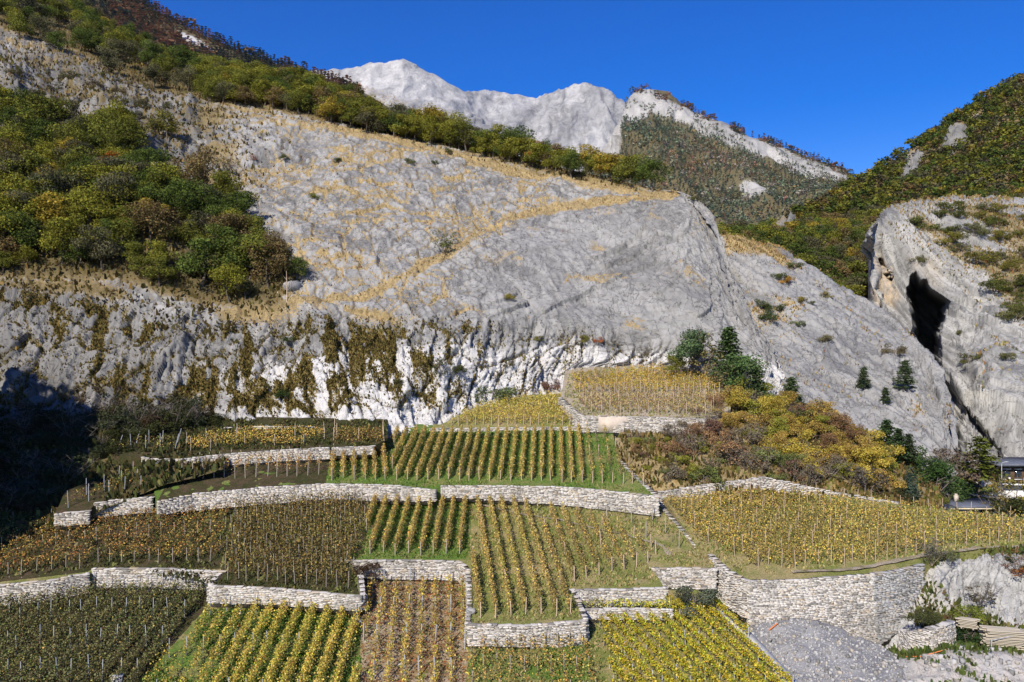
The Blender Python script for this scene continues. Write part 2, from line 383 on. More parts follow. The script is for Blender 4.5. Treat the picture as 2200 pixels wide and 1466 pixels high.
# ------------------------------------------------------------------ terrain
class Surf:
    """a lofted piece of terrain: columns of (photo height, distance) from foot to crest"""
    def __init__(s, cols, nu, nv, px0=None, px1=None, sharp=0.0):
        xk = np.array([c[0] for c in cols], float); K = len(cols[0][1])
        val = np.array([[list(e) for e in c[1]] for c in cols], float)           # (ncol, K, 2)
        px = np.linspace(px0 if px0 is not None else xk[0], px1 if px1 is not None else xk[-1], nu)
        rows = hermite(xk, val, px)                                              # (nu, K, 2)
        if sharp:
            lin = np.stack([np.stack([np.interp(px, xk, val[:, k, c]) for c in (0, 1)], -1) for k in range(K)], 1); rows = rows * (1 - sharp) + lin * sharp
        pts = np.stack([(px[:, None] - 1100) / F * rows[..., 1], rows[..., 1], ZC + (733 - rows[..., 0]) / F * rows[..., 1]], -1)
        seg = np.linalg.norm(np.diff(pts, axis=1), axis=2).mean(0); vk = np.concatenate([[0], np.cumsum(seg)]); vk /= vk[-1]
        # spread the rows by how large they show
        seen = np.abs(np.diff(rows[..., 0], axis=1)).mean(0) + 6; seen[-1] = min(seen[-1], 0.06 * seen.sum()); wk = np.concatenate([[0], np.cumsum(seen)]); wk /= wk[-1]
        v = np.interp(np.linspace(0, 1, nv), wk, vk)
        s.p = np.ascontiguousarray(hermite(vk, np.swapaxes(pts, 0, 1), v))       # (nv, nu, 3)
        s.nv, s.nu = nv, nu; s.attr = {}; s.vc = wk[-2]
        s.s = np.concatenate([np.zeros((1, nu)), np.cumsum(np.linalg.norm(np.diff(s.p, axis=0), axis=2), 0)], 0)   # length up the slope
        uu = np.concatenate([np.zeros((nv, 1)), np.cumsum(np.linalg.norm(np.diff(s.p, axis=1), axis=2), 1)], 1); mid = nu // 2
        s.u = uu - uu[:, mid:mid + 1] + s.p[:, mid:mid + 1, 0]                      # length across the slope
        s.normals(); s.px, s.py = proj(s.p)
    def normals(s):
        du = np.gradient(s.p, axis=1); dv = np.gradient(s.p, axis=0)
        n = np.cross(du, dv); n /= np.linalg.norm(n, axis=2, keepdims=True) + 1e-9; s.n = n
    def push(s, d, dirn=None):
        s.p = s.p + (s.n if dirn is None else np.asarray(dirn)) * d[..., None]
    def done(s, name, mat, attrs, label=None, smooth_shade=False):
        s.normals(); s.px, s.py = proj(s.p)
        i = np.arange(s.nv * s.nu).reshape(s.nv, s.nu)
        q = np.stack([i[:-1, :-1], i[:-1, 1:], i[1:, 1:], i[1:, :-1]], -1).reshape(-1, 4)
        at = {k: ('POINT', np.asarray(a, np.float32).ravel()) for k, a in attrs.items()}
        me = build_mesh(name, s.p.reshape(-1, 3), q, mat, at, smooth_shade)
        s.attr = attrs
        return link(name, me, kind='structure', label=label)
    def scatter(s, poly, n, mind, rng, cond=None, tries=40, avoid=None):
        """up to n spots whose seen place lies in poly, at least mind metres apart"""
        ok = inside(s.px, s.py, poly) & (np.arange(s.nv)[:, None] <= np.argmin(s.py, axis=0)[None])
        if cond is not None: ok &= cond
        a = np.linalg.norm(np.cross(np.gradient(s.p, axis=1), np.gradient(s.p, axis=0)), axis=2)
        w = (a * ok).ravel()
        if w.sum() <= 0: return np.zeros((0, 3))
        pick = rng.choice(s.nv * s.nu, size=min(n * tries, 60000), p=w / w.sum())
        pts = s.p.reshape(-1, 3)[pick]; keep = []; cell = {}
        for a_ in (avoid if avoid is not None else []): cell.setdefault((int(a_[0] // mind), int(a_[1] // mind)), []).append(a_)
        for q in pts:
            k = (int(q[0] // mind), int(q[1] // mind)); bad = False
            for i in (-1, 0, 1):
                for j in (-1, 0, 1):
                    for r in cell.get((k[0] + i, k[1] + j), ()):
                        if (r[0] - q[0]) ** 2 + (r[1] - q[1]) ** 2 + (r[2] - q[2]) ** 2 < mind * mind: bad = True; break
                    if bad: break
                if bad: break
            if not bad:
                keep.append(q); cell.setdefault(k, []).append(q)
                if len(keep) >= n: break
        return np.array(keep).reshape(-1, 3)
    def at(s, px, py):                  # the visible surface point seen at a photo place
        d = (s.px - px) ** 2 + (s.py - py) ** 2 + np.maximum(0, s.p[..., 1] - s.p[..., 1].min()) * 0.02
        return s.p.reshape(-1, 3)[int(np.argmin(d))]

# ---- the rock hillside: cliff above the vines, tilted slab, crest
HC = [
 (-420, [(980, 96), (895, 101), (760, 108), (600, 117), (480, 131), (330, 153), (120, 195), (-330, 350), (-330, 420)]),
 (-150, [(975, 97), (893, 102), (760, 109), (603, 118), (490, 131), (340, 154), (150, 190), (-210, 345), (-205, 420)]),
 (0,    [(970, 98), (892, 103), (760, 110), (606, 119), (490, 132), (340, 155), (170, 186), (-80, 335), (-60, 420)]),
 (150,  [(965, 98), (892, 103), (765, 110), (625, 119), (500, 132), (350, 156), (200, 188), (15, 315), (45, 410)]),
 (300,  [(965, 98), (900, 102), (775, 109), (650, 118), (510, 132), (350, 158), (225, 190), (112, 290), (150, 390)]),
 (450,  [(970, 98), (916, 101.5), (790, 109), (675, 118), (520, 135), (370, 162), (232, 197), (168, 262), (215, 370)]),
 (650,  [(972, 98), (920, 101.5), (780, 109), (655, 119), (520, 137), (385, 163), (250, 198), (202, 232), (260, 340)]),
 (850,  [(970, 99), (916, 103.5), (790, 110), (665, 119), (545, 136), (425, 158), (298, 193), (264, 212), (330, 320)]),
 (1000, [(965, 101), (893, 108), (795, 113), (690, 121), (575, 134), (455, 155), (332, 186), (309, 198), (390, 290)]),
 (1120, [(950, 104), (864, 114), (788, 117.5), (705, 123), (605, 132), (490, 149), (362, 178), (340, 188), (430, 270)]),
 (1220, [(940, 106), (812, 119), (772, 121), (715, 124), (620, 133), (510, 147), (388, 171), (368, 180), (460, 260)]),
 (1400, [(935, 107), (798, 121), (775, 122), (735, 123.5), (640, 129), (530, 141), (425, 156), (410, 164), (520, 230)]),
 (1475, [(935, 108), (798, 121), (770, 122), (730, 123.5), (650, 127), (550, 136), (440, 149), (424, 157), (560, 210)]),
 (1530, [(945, 106), (805, 117.5), (775, 119), (740, 122), (680, 126), (600, 133), (500, 142), (480, 149), (640, 190)]),
 (1565, [(950, 106), (812, 117), (785, 119), (755, 121), (710, 125), (660, 130), (590, 136), (570, 142), (700, 175)]),
 (1625, [(955, 105), (830, 116), (805, 118), (785, 120), (760, 122), (735, 125), (705, 129), (690, 135), (760, 160)]),
 (1660, [(960, 104), (845, 115), (835, 116), (825, 118), (812, 120), (800, 122), (785, 125), (775, 129), (830, 150)]),
 (1700, [(975, 103), (905, 112), (902, 113), (900, 114), (897, 116), (894, 118), (890, 121), (885, 124), (920, 140)]),
]
hill = Surf(HC, 760, 390)
X, Y, Z = hill.p[..., 0], hill.p[..., 1], hill.p[..., 2]
sx, ss = hill.u, hill.s
warp = fbm(sx * 0.06, ss * 0.06, oct=3, seed=3); warp2 = fbm(sx * 0.06 + 40, ss * 0.06, oct=3, seed=5)
PX, PY = hill.px, hill.py
cliff = smooth(20, -25, PY - np.interp(PX, [-420, 0, 150, 300, 450, 650, 800, 950, 1100, 1250, 1450, 1700], [600, 610, 635, 660, 690, 670, 690, 690, 700, 715, 745, 800]))
cliff = 1 - cliff                                   # 1 on the lower cliff
dome = pmask(PX, PY, [(1000, 640), (1120, 480), (1330, 430), (1480, 400), (1620, 560), (1700, 830), (1300, 830)], 50)
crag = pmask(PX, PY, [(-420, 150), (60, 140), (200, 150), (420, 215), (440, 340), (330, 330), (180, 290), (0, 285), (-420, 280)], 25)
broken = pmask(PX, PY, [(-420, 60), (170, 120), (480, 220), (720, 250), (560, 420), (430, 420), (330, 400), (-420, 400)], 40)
wood_l = pmask(PX, PY, [(-420, 300), (0, 285), (120, 290), (300, 300), (330, 400), (500, 420), (560, 520), (640, 590), (600, 660), (420, 650), (250, 600), (-420, 590)], 25)
wood_t = pmask(PX, PY, [(-420, -500), (0, 60), (150, 105), (330, 200), (450, 222), (560, 226), (650, 248), (800, 285), (950, 316), (1100, 352), (1250, 388), (1420, 412), (1500, 300), (600, 50), (200, -500)], 14)
disp = 1.6 * fbm(sx * 0.035, ss * 0.045, oct=4, seed=11) * (1 - 0.3 * cliff)
# slab: tilted blocks in two joint sets
def rotc(a, fx, fy, wx=1.2, wy=1.2):
    c, s_ = math.cos(a), math.sin(a)
    return ((sx * c + ss * s_) + warp * wx * 4) * fx, ((-sx * s_ + ss * c) + warp2 * wy * 4) * fy
def cracks(f1, f2, w): return 1 - smooth(0.0, w, f2 - f1)
a1 = worley(*rotc(0.62, 0.20, 0.085), seed=21)
a2 = worley(*rotc(0.66, 0.36, 0.19, 0.5, 0.5), seed=22)
a3 = worley(*rotc(0.5, 0.95, 0.55, 0.3, 0.3), seed=23)
k1, k2, k3 = cracks(a1[0], a1[1], 0.10), cracks(a2[0], a2[1], 0.16), cracks(a3[0], a3[1], 0.2)
g1_, g2_, g3_ = cracks(a1[0], a1[1], 0.16), cracks(a2[0], a2[1], 0.26), cracks(a3[0], a3[1], 0.3)
rockyN = fbm(sx * 0.05, ss * 0.05, oct=3, seed=31)
slab = (1 - cliff) * (1 - 0.75 * dome)
# wavy ledges that run across the slab, where grass settles
lv = (ss + 6 * warp + 0.10 * sx + 1.1 * fbm(sx * 0.12, ss * 0.2, oct=2, seed=27)) / 5.2; lf = lv - np.floor(lv)
lh = hashf(np.floor(lv).astype(np.int64), np.floor(sx / 14 + warp * 2).astype(np.int64), np.zeros(lv.shape, np.int64), 28)
seam = np.where(lh > 0.35, 1 - smooth(0.0, 0.075, np.minimum(lf, 1 - lf)), 0.0); ledge = np.where(lh > 0.35, (0.5 - lf) * 0.55, 0.0)
strat = fbm((sx * math.cos(0.62) + ss * math.sin(0.62)) * 0.8 + warp * 3, (-sx * math.sin(0.62) + ss * math.cos(0.62)) * 0.16, oct=3, seed=25, ridged=True)
disp += slab * ((a1[2] - 0.5) * 0.4 + (a2[2] - 0.5) * 0.26 + (a3[2] - 0.5) * 0.10 + 0.3 * a1[4] + 0.25 * a2[3] - 0.15 * a2[4] + 0.1 * a3[3] - 0.25 * k1 - 0.22 * k2 - 0.12 * k3 + 0.12 * strat + ledge - 0.28 * seam)
# dome: long ledges rising to the right
dx_, dy_ = rotc(0.62, 0.03, 0.28, 0.5, 0.7)
led = dy_ - np.floor(dy_); ledn = hashf(np.floor(dy_).astype(np.int64), np.floor(dx_ * 1.7).astype(np.int64), np.zeros(dy_.shape, np.int64), 41)
step_ = np.where(ledn > 0.6, smooth(0.0, 0.03, led) * (1 - led) ** 2, 0.0)
disp += dome * (1 - cliff * 0.5) * (1.7 * step_ * (ledn - 0.4) + (a1[2] - 0.5) * 0.35 + (a3[2] - 0.5) * 0.12 - 0.25 * k2 * smooth(0, 0.5, rockyN))
# lower cliff: upright plates, broken edges, a few deep clefts
cxx, cyy = (sx + warp * 4 + ss * 0.15 + 0.5 * fbm(sx * 0.5, ss * 0.5, oct=2, seed=57)), (ss + warp2 * 4)
b1 = worley(cxx * 0.15, cyy * 0.10, seed=51); b2 = worley(cxx * 0.55, cyy * 0.24, seed=52); b3 = worley(cxx * 1.5, cyy * 0.8, seed=53)
c1, c2, c3 = cracks(b1[0], b1[1], 0.07), cracks(b2[0], b2[1], 0.12), cracks(b3[0], b3[1], 0.18)
m1, m2 = cracks(b1[0], b1[1], 0.16), cracks(b2[0], b2[1], 0.26)
strc = fbm(cxx * 0.6, cyy * 0.16, oct=4, seed=55, ridged=True)
disp += cliff * ((b1[2] - 0.5) * 0.8 + (b2[2] - 0.5) * 0.4 + 0.35 * b2[3] + (b3[2] - 0.5) * 0.2 + 0.15 * b3[3] - 0.7 * c1 - 0.35 * c2 - 0.16 * c3 + 0.12 * strc + 2.2 * facets(cxx * 0.16, cyy * 0.10, seed=56, tilt=1.6) + 1.3 * facets(cxx * 0.42, cyy * 0.22, seed=58, tilt=1.8) + 0.5 * facets(cxx * 1.1, cyy * 0.6, seed=59, tilt=1.8) + 0.3)
# crags top left
g1 = worley(*rotc(0.2, 0.22, 0.25), seed=61); g2 = worley(*rotc(-0.2, 0.6, 0.6), seed=62)
disp += np.maximum(crag, 0.3 * broken) * (5.0 * facets(*rotc(0.3, 0.14, 0.16), seed=63, tilt=1.6) + 2.0 * facets(*rotc(-0.2, 0.4, 0.45), seed=64, tilt=1.6) + 0.5)
disp += (1 - 0.6 * dome) * (1 - cliff) * (0.8 * facets(*rotc(0.62, 0.2, 0.09), seed=65, tilt=1.2) + 0.25 * facets(*rotc(0.6, 0.5, 0.22), seed=66, tilt=1.2) + 0.25)
disp += dome * (1 - cliff) * (0.6 * facets(*rotc(0.62, 0.07, 0.2), seed=67, tilt=1.3) + 0.25 * facets(*rotc(0.62, 0.2, 0.5), seed=68, tilt=1.3))
disp += 0.16 * fbm(sx * 1.3, ss * 1.3, oct=3, seed=71)
disp *= 1 - 0.75 * np.maximum(wood_t, 0.6 * wood_l)
disp *= smooth(0, 0.06, np.linspace(0, 1, hill.nv))[:, None]
hill.push(disp)
hill.normals(); nz = hill.n[..., 2]
# what grows or lies on it
gn = fbm(sx * 0.11, ss * 0.16, oct=4, seed=81)
path1 = segdist(PX, PY, [(600, 655), (680, 640), (770, 632), (880, 592), (990, 540), (1070, 478), (1150, 447), (1250, 437), (1340, 426), (1450, 415)])
path2 = segdist(PX, PY, [(650, 262), (800, 300), (950, 330), (1100, 362), (1300, 402), (1440, 420)])
meadow = pmask(PX, PY, [(600, 650), (700, 635), (830, 650), (830, 690), (700, 670), (620, 700)], 15)
ledgeg = pmask(PX, PY, [(-420, 610), (0, 590), (200, 600), (420, 650), (600, 645), (640, 680), (480, 720), (330, 690), (250, 640), (0, 625), (-420, 640)], 20)
gf = fbm(sx * 0.5, ss * 0.5, oct=3, seed=82)
crk = np.clip(np.maximum(np.maximum(0.75 * g1_, 0.62 * g2_), 0.45 * g3_) + 0.85 * seam * smooth(-0.45, 0.1, gf) , 0, 1) * (1 - cliff) * (1 - 0.72 * dome)
grass = (0.72 * crk + 0.2 * crk * smooth(-0.3, 0.4, gn)) * smooth(-0.7, -0.05, gf + 0.4 * gn) + 0.3 * smooth(0.05, 0.55, gn) * smooth(0.35, 0.75, nz) + 0.06
grass *= (1 - 0.5 * dome)
grass = np.maximum(grass, 0.85 * smooth(15, 3, path1 + 9 * gn)); grass = np.maximum(grass, 0.85 * smooth(13, 3, path2 + 9 * gn))
grass = np.maximum(grass, 0.7 * meadow * smooth(-0.4, 0.1, gn)); grass = np.maximum(grass, 0.9 * ledgeg * smooth(-0.45, 0.0, gn))
grass = np.maximum(grass, 0.6 * dome * smooth(0.25, 0.6, gn) * smooth(0.4, 0.7, nz)); grass = np.maximum(grass, 0.8 * broken * (1 - 0.55 * crag) * smooth(-0.6, 0.1, gn + 0.5 * gf) * smooth(620, 420, PX))
grass *= 1 - 0.65 * cliff
grass = np.maximum(grass, np.maximum(wood_l, wood_t))
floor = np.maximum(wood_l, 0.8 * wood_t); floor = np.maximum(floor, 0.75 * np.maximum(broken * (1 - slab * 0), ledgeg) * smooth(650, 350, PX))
mn = fbm(sx * 0.10, ss * 0.09, oct=4, seed=91)
mossw = cliff * np.interp(PX, [-420, 300, 700, 900, 1050, 1250, 1400], [1, 1, 1.0, 0.85, 0.6, 0.4, 0.3]) * smooth(905, 860, PY + 0 * PX)
mf = fbm((sx + 0.2 * ss) * 0.6, ss * 0.2, oct=5, seed=92, gain=0.6) - 0.06
moss = mossw * np.clip(0.55 * m2 * smooth(-0.4, 0.2, mf) + 0.45 * m1 + 0.85 * smooth(0.0, 0.3, mf + 0.5 * mn) * np.interp(PY, [640, 700, 800, 890], [0.9, 1.0, 0.85, 0.35]) + 0.25 * smooth(0.5, 0.8, nz), 0, 1)
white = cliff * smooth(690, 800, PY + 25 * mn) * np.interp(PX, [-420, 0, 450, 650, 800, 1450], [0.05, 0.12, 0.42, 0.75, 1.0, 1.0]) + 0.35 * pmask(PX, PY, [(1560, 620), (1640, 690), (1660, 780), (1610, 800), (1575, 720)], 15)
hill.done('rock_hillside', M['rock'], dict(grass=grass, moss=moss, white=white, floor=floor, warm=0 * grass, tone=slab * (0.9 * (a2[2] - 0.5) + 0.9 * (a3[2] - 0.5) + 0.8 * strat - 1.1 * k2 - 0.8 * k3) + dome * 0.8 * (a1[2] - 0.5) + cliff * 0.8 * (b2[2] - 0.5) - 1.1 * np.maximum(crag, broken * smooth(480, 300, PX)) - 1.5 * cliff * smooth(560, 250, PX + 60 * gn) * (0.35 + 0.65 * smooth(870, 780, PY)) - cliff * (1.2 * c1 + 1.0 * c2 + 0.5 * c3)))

# ---- the second slab, left of the gorge
SC2 = [
 (1440, [(1000, 105), (900, 115), (760, 132), (640, 150), (520, 168), (480, 176), (560, 230)]),
 (1540, [(1000, 106), (900, 115), (780, 129), (650, 147), (535, 166), (505, 174), (580, 230)]),
 (1620, [(1000, 106), (910, 113), (800, 126), (680, 143), (560, 164), (522, 174), (600, 230)]),
 (1720, [(1010, 105), (930, 111), (830, 122), (720, 138), (600, 159), (562, 170), (640, 225)]),
 (1850, [(1030, 104), (960, 109), (870, 119), (780, 133), (680, 152), (640, 163), (720, 215)]),
 (1920, [(1045, 103), (985, 107), (900, 116), (820, 128), (720, 147), (688, 156), (760, 205)]),
 (1965, [(1052, 102), (1000, 106), (930, 113), (860, 123), (770, 140), (738, 147), (800, 195)]),
 (2000, [(1058, 102), (1015, 106), (960, 111), (900, 118), (815, 132), (780, 139), (840, 185)]),
 (2030, [(1062, 102), (1030, 105), (990, 109), (950, 114), (880, 123), (840, 130), (900, 175)]),
 (2040, [(1064, 102), (1040, 104), (1020, 107), (1000, 110), (960, 116), (935, 121), (960, 160)]),
]
slab2 = Surf(SC2, 265, 235)
sx, ss = slab2.u, slab2.s; warp = fbm(sx * 0.06, ss * 0.06, oct=3, seed=103); warp2 = fbm(sx * 0.06 + 40, ss * 0.06, oct=3, seed=105)
PX, PY = slab2.px, slab2.py
a1 = worley(*rotc(0.75, 0.22, 0.07), seed=121); a2 = worley(*rotc(-0.5, 0.5, 0.22), seed=122); a3 = worley(*rotc(0.7, 1.2, 0.5), seed=123)
k1, k2 = cracks(a1[0], a1[1], 0.08), cracks(a2[0], a2[1], 0.12)
strat = fbm((sx * math.cos(0.75) + ss * math.sin(0.75)) * 0.7 + warp * 3, (-sx * math.sin(0.75) + ss * math.cos(0.75)) * 0.08, oct=4, seed=125, ridged=True)
u_, v_ = rotc(-0.5, 0.04, 0.2, 0.5, 0.5); f_ = v_ - np.floor(v_); h_ = hashf(np.floor(v_).astype(np.int64), np.floor(u_ + 2 * warp).astype(np.int64), np.zeros(v_.shape, np.int64), 126); sw = np.where(h_ > 0.5, smooth(0, 0.05, f_) * (1 - f_) * (h_ - 0.3), 0)
slab2.push((1.2 * facets(*rotc(-0.6, 0.06, 0.17), seed=127, tilt=1.3) + 0.5 * facets(*rotc(-0.6, 0.2, 0.5), seed=128, tilt=1.3) + 0.9 * sw + 1.0 * fbm(sx * 0.04, ss * 0.04, oct=4, seed=111) + (a1[2] - 0.5) * 0.8 + 0.4 * a1[4] + (a2[2] - 0.5) * 0.35 + (a3[2] - 0.5) * 0.2 + 0.3 * strat - 0.3 * k1 - 0.2 * k2 + 0.15 * fbm(sx * 1.2, ss * 1.2, oct=3, seed=171)) * smooth(0, 0.05, np.linspace(0, 1, slab2.nv))[:, None])
slab2.normals(); gn = fbm(sx * 0.1, ss * 0.14, oct=4, seed=181)
gr = np.maximum(0.55 * k1 * smooth(-0.3, 0.4, gn), 0.6 * smooth(0.2, 0.6, gn) * smooth(0.4, 0.75, slab2.n[..., 2]))
gr = np.maximum(gr, 0.8 * pmask(PX, PY, [(1540, 500), (1640, 510), (1720, 580), (1660, 560), (1560, 545)], 12))
slab2.done('gorge_slab', M['rock2'], dict(grass=gr, moss=0 * gr, white=0.75 * pmask(PX, PY, [(1880, 940), (1990, 980), (2010, 1060), (1900, 1060)], 25), floor=0 * gr, warm=0 * gr, tone=0.9 * (a1[2] - 0.5) + 0.5 * (a3[2] - 0.5)))

# ---- the cliff right of the gorge, with its deep slot
GC = [
 (1865, [(900, 225), (800, 232), (700, 240), (655, 245), (610, 249), (570, 253), (530, 258), (510, 265), (545, 300)]),
 (1868, [(900, 160), (800, 168), (700, 178), (650, 183), (600, 187), (560, 190), (520, 195), (500, 203), (540, 260)]),
 (1885, [(930, 150), (820, 160), (720, 172), (660, 179), (600, 184), (540, 189), (490, 195), (470, 204), (500, 260)]),
 (1920, [(980, 138), (860, 152), (740, 167), (670, 177), (600, 183), (530, 189), (470, 197), (445, 208), (470, 270)]),
 (2000, [(1040, 118), (930, 133), (800, 152), (690, 170), (610, 180), (540, 187), (465, 200), (435, 214), (450, 280)]),
 (2060, [(1060, 110), (960, 123), (820, 144), (690, 166), (610, 178), (540, 187), (460, 204), (425, 222), (440, 290)]),
 (2140, [(1070, 107), (990, 117), (840, 138), (700, 160), (620, 173), (550, 185), (470, 206), (430, 226), (440, 300)]),
 (2220, [(1075, 106), (995, 115), (850, 135), (710, 156), (630, 169), (560, 182), (480, 204), (440, 226), (450, 300)]),
 (2420, [(1085, 104), (1000, 112), (860, 130), (720, 150), (640, 164), (570, 178), (490, 202), (450, 226), (460, 300)]),
]
gor = Surf(GC, 310, 335)
sx, ss = gor.u, gor.s; warp = fbm(sx * 0.05, ss * 0.05, oct=3, seed=203); warp2 = fbm(sx * 0.05 + 40, ss * 0.05, oct=3, seed=205)
PX, PY = gor.px, gor.py
b1 = worley(*rotc(0.35, 0.10, 0.05), seed=221); b2 = worley(*rotc(0.5, 0.30, 0.15), seed=222); b3 = worley(*rotc(0.4, 0.8, 0.45), seed=223)
def saw(a, fx, fy, thr, seed, w=0.06):
    u_, v_ = rotc(a, fx, fy, 0.6, 0.6); f_ = v_ - np.floor(v_)
    h_ = hashf(np.floor(v_).astype(np.int64), np.floor(u_ + 3 * warp).astype(np.int64), np.zeros(v_.shape, np.int64), seed)
    return np.where(h_ > thr, smooth(0.0, w, f_) * (1 - f_) * (h_ - thr) / (1 - thr), 0.0)
sw1, sw2 = saw(-0.75, 0.05, 0.16, 0.35, 224), saw(-0.6, 0.12, 0.42, 0.4, 225)
k1, k2 = cracks(b1[0], b1[1], 0.09), cracks(b2[0], b2[1], 0.12)
rough = pmask(PX, PY, [(1800, 500), (1880, 505), (1960, 540), (2020, 570), (2110, 640), (2090, 740), (2130, 850), (2420, 950), (2420, 1100), (1900, 1100), (1800, 800)], 40)
d = 0.8 * fbm(sx * 0.045, ss * 0.045, oct=3, seed=211) + (0.3 + 0.7 * rough) * (5.5 * facets(*rotc(0.5, 0.11, 0.07, 0.5, 0.5), seed=212, tilt=1.8) + 4.2 * facets(*rotc(0.6, 0.26, 0.16, 0.5, 0.5), seed=213, tilt=2.0) + 2.2 * facets(*rotc(0.5, 0.6, 0.38, 0.3, 0.3), seed=214, tilt=2.0) + 1.6 * sw1 + 0.9 * sw2 + 0.5) + 0.2 * fbm(sx * 0.9, ss * 0.9, oct=3, seed=271)
d = d * smooth(1864, 1888, PX)
gor.push(d * smooth(0, 0.04, np.linspace(0, 1, gor.nv))[:, None])
wob = 5 * fbm(sx * 0.35, ss * 0.25, oct=3, seed=231)
hole = [(1946, 630), (1955, 600), (1966, 586), (1976, 606), (1988, 600), (2000, 622), (2024, 636), (2042, 648), (2030, 682), (2020, 716), (2022, 775), (2038, 865), (2005, 850), (1960, 800), (1950, 740), (1962, 704), (1954, 664)]
PX, PY = proj(gor.p)
wob = 0.6 * wob + 2.5 * fbm(sx * 0.7, ss * 1.1, oct=2, seed=232)
hm = pmask(PX + wob * 0.8, PY + wob * 0.6, hole, 1.3)
crv = smooth(9, 3, segdist(PX + wob, PY + wob, [(2030, 830), (2060, 870), (2110, 930), (2150, 985)])) * 0.12 + smooth(6, 2, segdist(PX + wob, PY + wob, [(1890, 560), (1905, 590), (1915, 600)])) * 0.1
left = smooth(1880, 1850, PX + 6 * fbm(ss * 0.2, ss * 0 + 3, oct=3, seed=233)) * smooth(520, 560, PY)
ray = gor.p - np.array([0, 0, ZC]); ray /= np.linalg.norm(ray, axis=2, keepdims=True)
ins = segdist(PX + wob * 0.8, PY + wob * 0.6, hole, True)
gor.p = gor.p + ray * (np.maximum(hm * (5 + 50 * smooth(0, 20, ins + 5 * fbm(sx * 0.6, ss * 0.6, oct=3, seed=234))), crv * 52))[..., None]
gor.normals(); gn = fbm(sx * 0.08, ss * 0.1, oct=4, seed=281)
top = pmask(PX, PY, [(1890, 500), (1925, 455), (2060, 430), (2420, 430), (2420, 760), (2200, 690), (2100, 610), (2000, 545), (1940, 520)], 35)
gr = np.maximum(0.62 * top * smooth(-0.35, 0.35, gn), 0.3 * smooth(0.3, 0.6, gn) * (1 - rough) + 0.35 * k1 * (1 - rough))
warmm = 0.7 * pmask(PX, PY, [(1870, 560), (1920, 540), (2010, 560), (2020, 620), (1960, 600), (1900, 680), (1868, 640)], 18) * smooth(-0.1, 0.4, gn)
gor.done('gorge_cliff', M['rock3'], dict(grass=gr, moss=0 * gr, white=0.3 * rough * smooth(-0.2, 0.4, gn), floor=0.5 * top, warm=warmm, tone=0.9 * (b2[2] - 0.5) + 0.9 * (b3[2] - 0.5) - 0.6 * k2))

# ---- wooded hill on the right, behind the gorge
RC = [
 (1480, [(700, 190), (600, 215), (545, 245), (520, 275), (515, 300), (580, 380)]),
 (1560, [(690, 192), (600, 218), (540, 250), (515, 290), (508, 315), (580, 400)]),
 (1640, [(690, 196), (610, 218), (545, 250), (512, 295), (502, 325), (590, 420)]),
 (1700, [(710, 198), (640, 216), (560, 250), (500, 305), (470, 345), (560, 450)]),
 (1780, [(740, 200), (670, 218), (560, 262), (475, 325), (430, 375), (530, 490)]),
 (1850, [(770, 200), (690, 220), (560, 270), (450, 345), (395, 405), (500, 530)]),
 (1920, [(780, 205), (690, 226), (550, 280), (420, 360), (352, 430), (470, 560)]),
 (2000, [(760, 215), (660, 240), (510, 295), (370, 385), (290, 460), (420, 600)]),
 (2100, [(740, 225), (620, 252), (470, 305), (310, 410), (222, 490), (360, 640)]),
 (2200, [(730, 232), (600, 260), (450, 312), (270, 425), (172, 510), (320, 660)]),
 (2450, [(720, 240), (590, 268), (420, 320), (180, 445), (50, 540), (220, 690)]),
]
rhill = Surf(RC, 220, 190)
sx, ss = rhill.u, rhill.s; warp = fbm(sx * 0.05, ss * 0.05, oct=3, seed=303); warp2 = warp[::-1]
PX, PY = rhill.px, rhill.py
b1 = worley(*rotc(0.2, 0.12, 0.08), seed=321)
cr1 = [[(1940, 335), (1965, 322), (1985, 335), (1975, 370), (1955, 400), (1930, 410), (1940, 370)], [(2025, 290), (2050, 262), (2085, 265), (2080, 300), (2050, 322), (2020, 328)], [(1665, 490), (1700, 470), (1740, 480), (1690, 520), (1650, 512)], [(2090, 245), (2110, 240), (2112, 275), (2098, 275)]]
crm = np.max([pmask(PX, PY, c, 7) for c in cr1], axis=0)
rav = pmask(PX, PY, [(1876, 545), (1876, 660), (1834, 652), (1850, 612), (1862, 575)], 4)
rr_ = rhill.p - np.array([0, 0, ZC]); rr_ /= np.linalg.norm(rr_, axis=2, keepdims=True); RAV = rav
rhill.push(3.5 * fbm(sx * 0.02, ss * 0.02, oct=4, seed=311) + crm * (3 + 9 * facets(sx * 0.14, ss * 0.1, seed=322, tilt=2.0) + 3 * facets(sx * 0.5, ss * 0.35, seed=323, tilt=2.0)) + 0.8 * fbm(sx * 0.3, ss * 0.3, oct=3, seed=312))
rhill.p = rhill.p + rr_ * (rav * 40)[..., None]
gn = fbm(sx * 0.05, ss * 0.05, oct=4, seed=381)
rhill.done('right_wooded_hill', M['rock3'], dict(grass=1 - crm * 0.95, moss=0 * gn, white=0 * gn, floor=smooth(-0.6, 0.5, gn), warm=0 * gn, tone=-0.7 * crm))

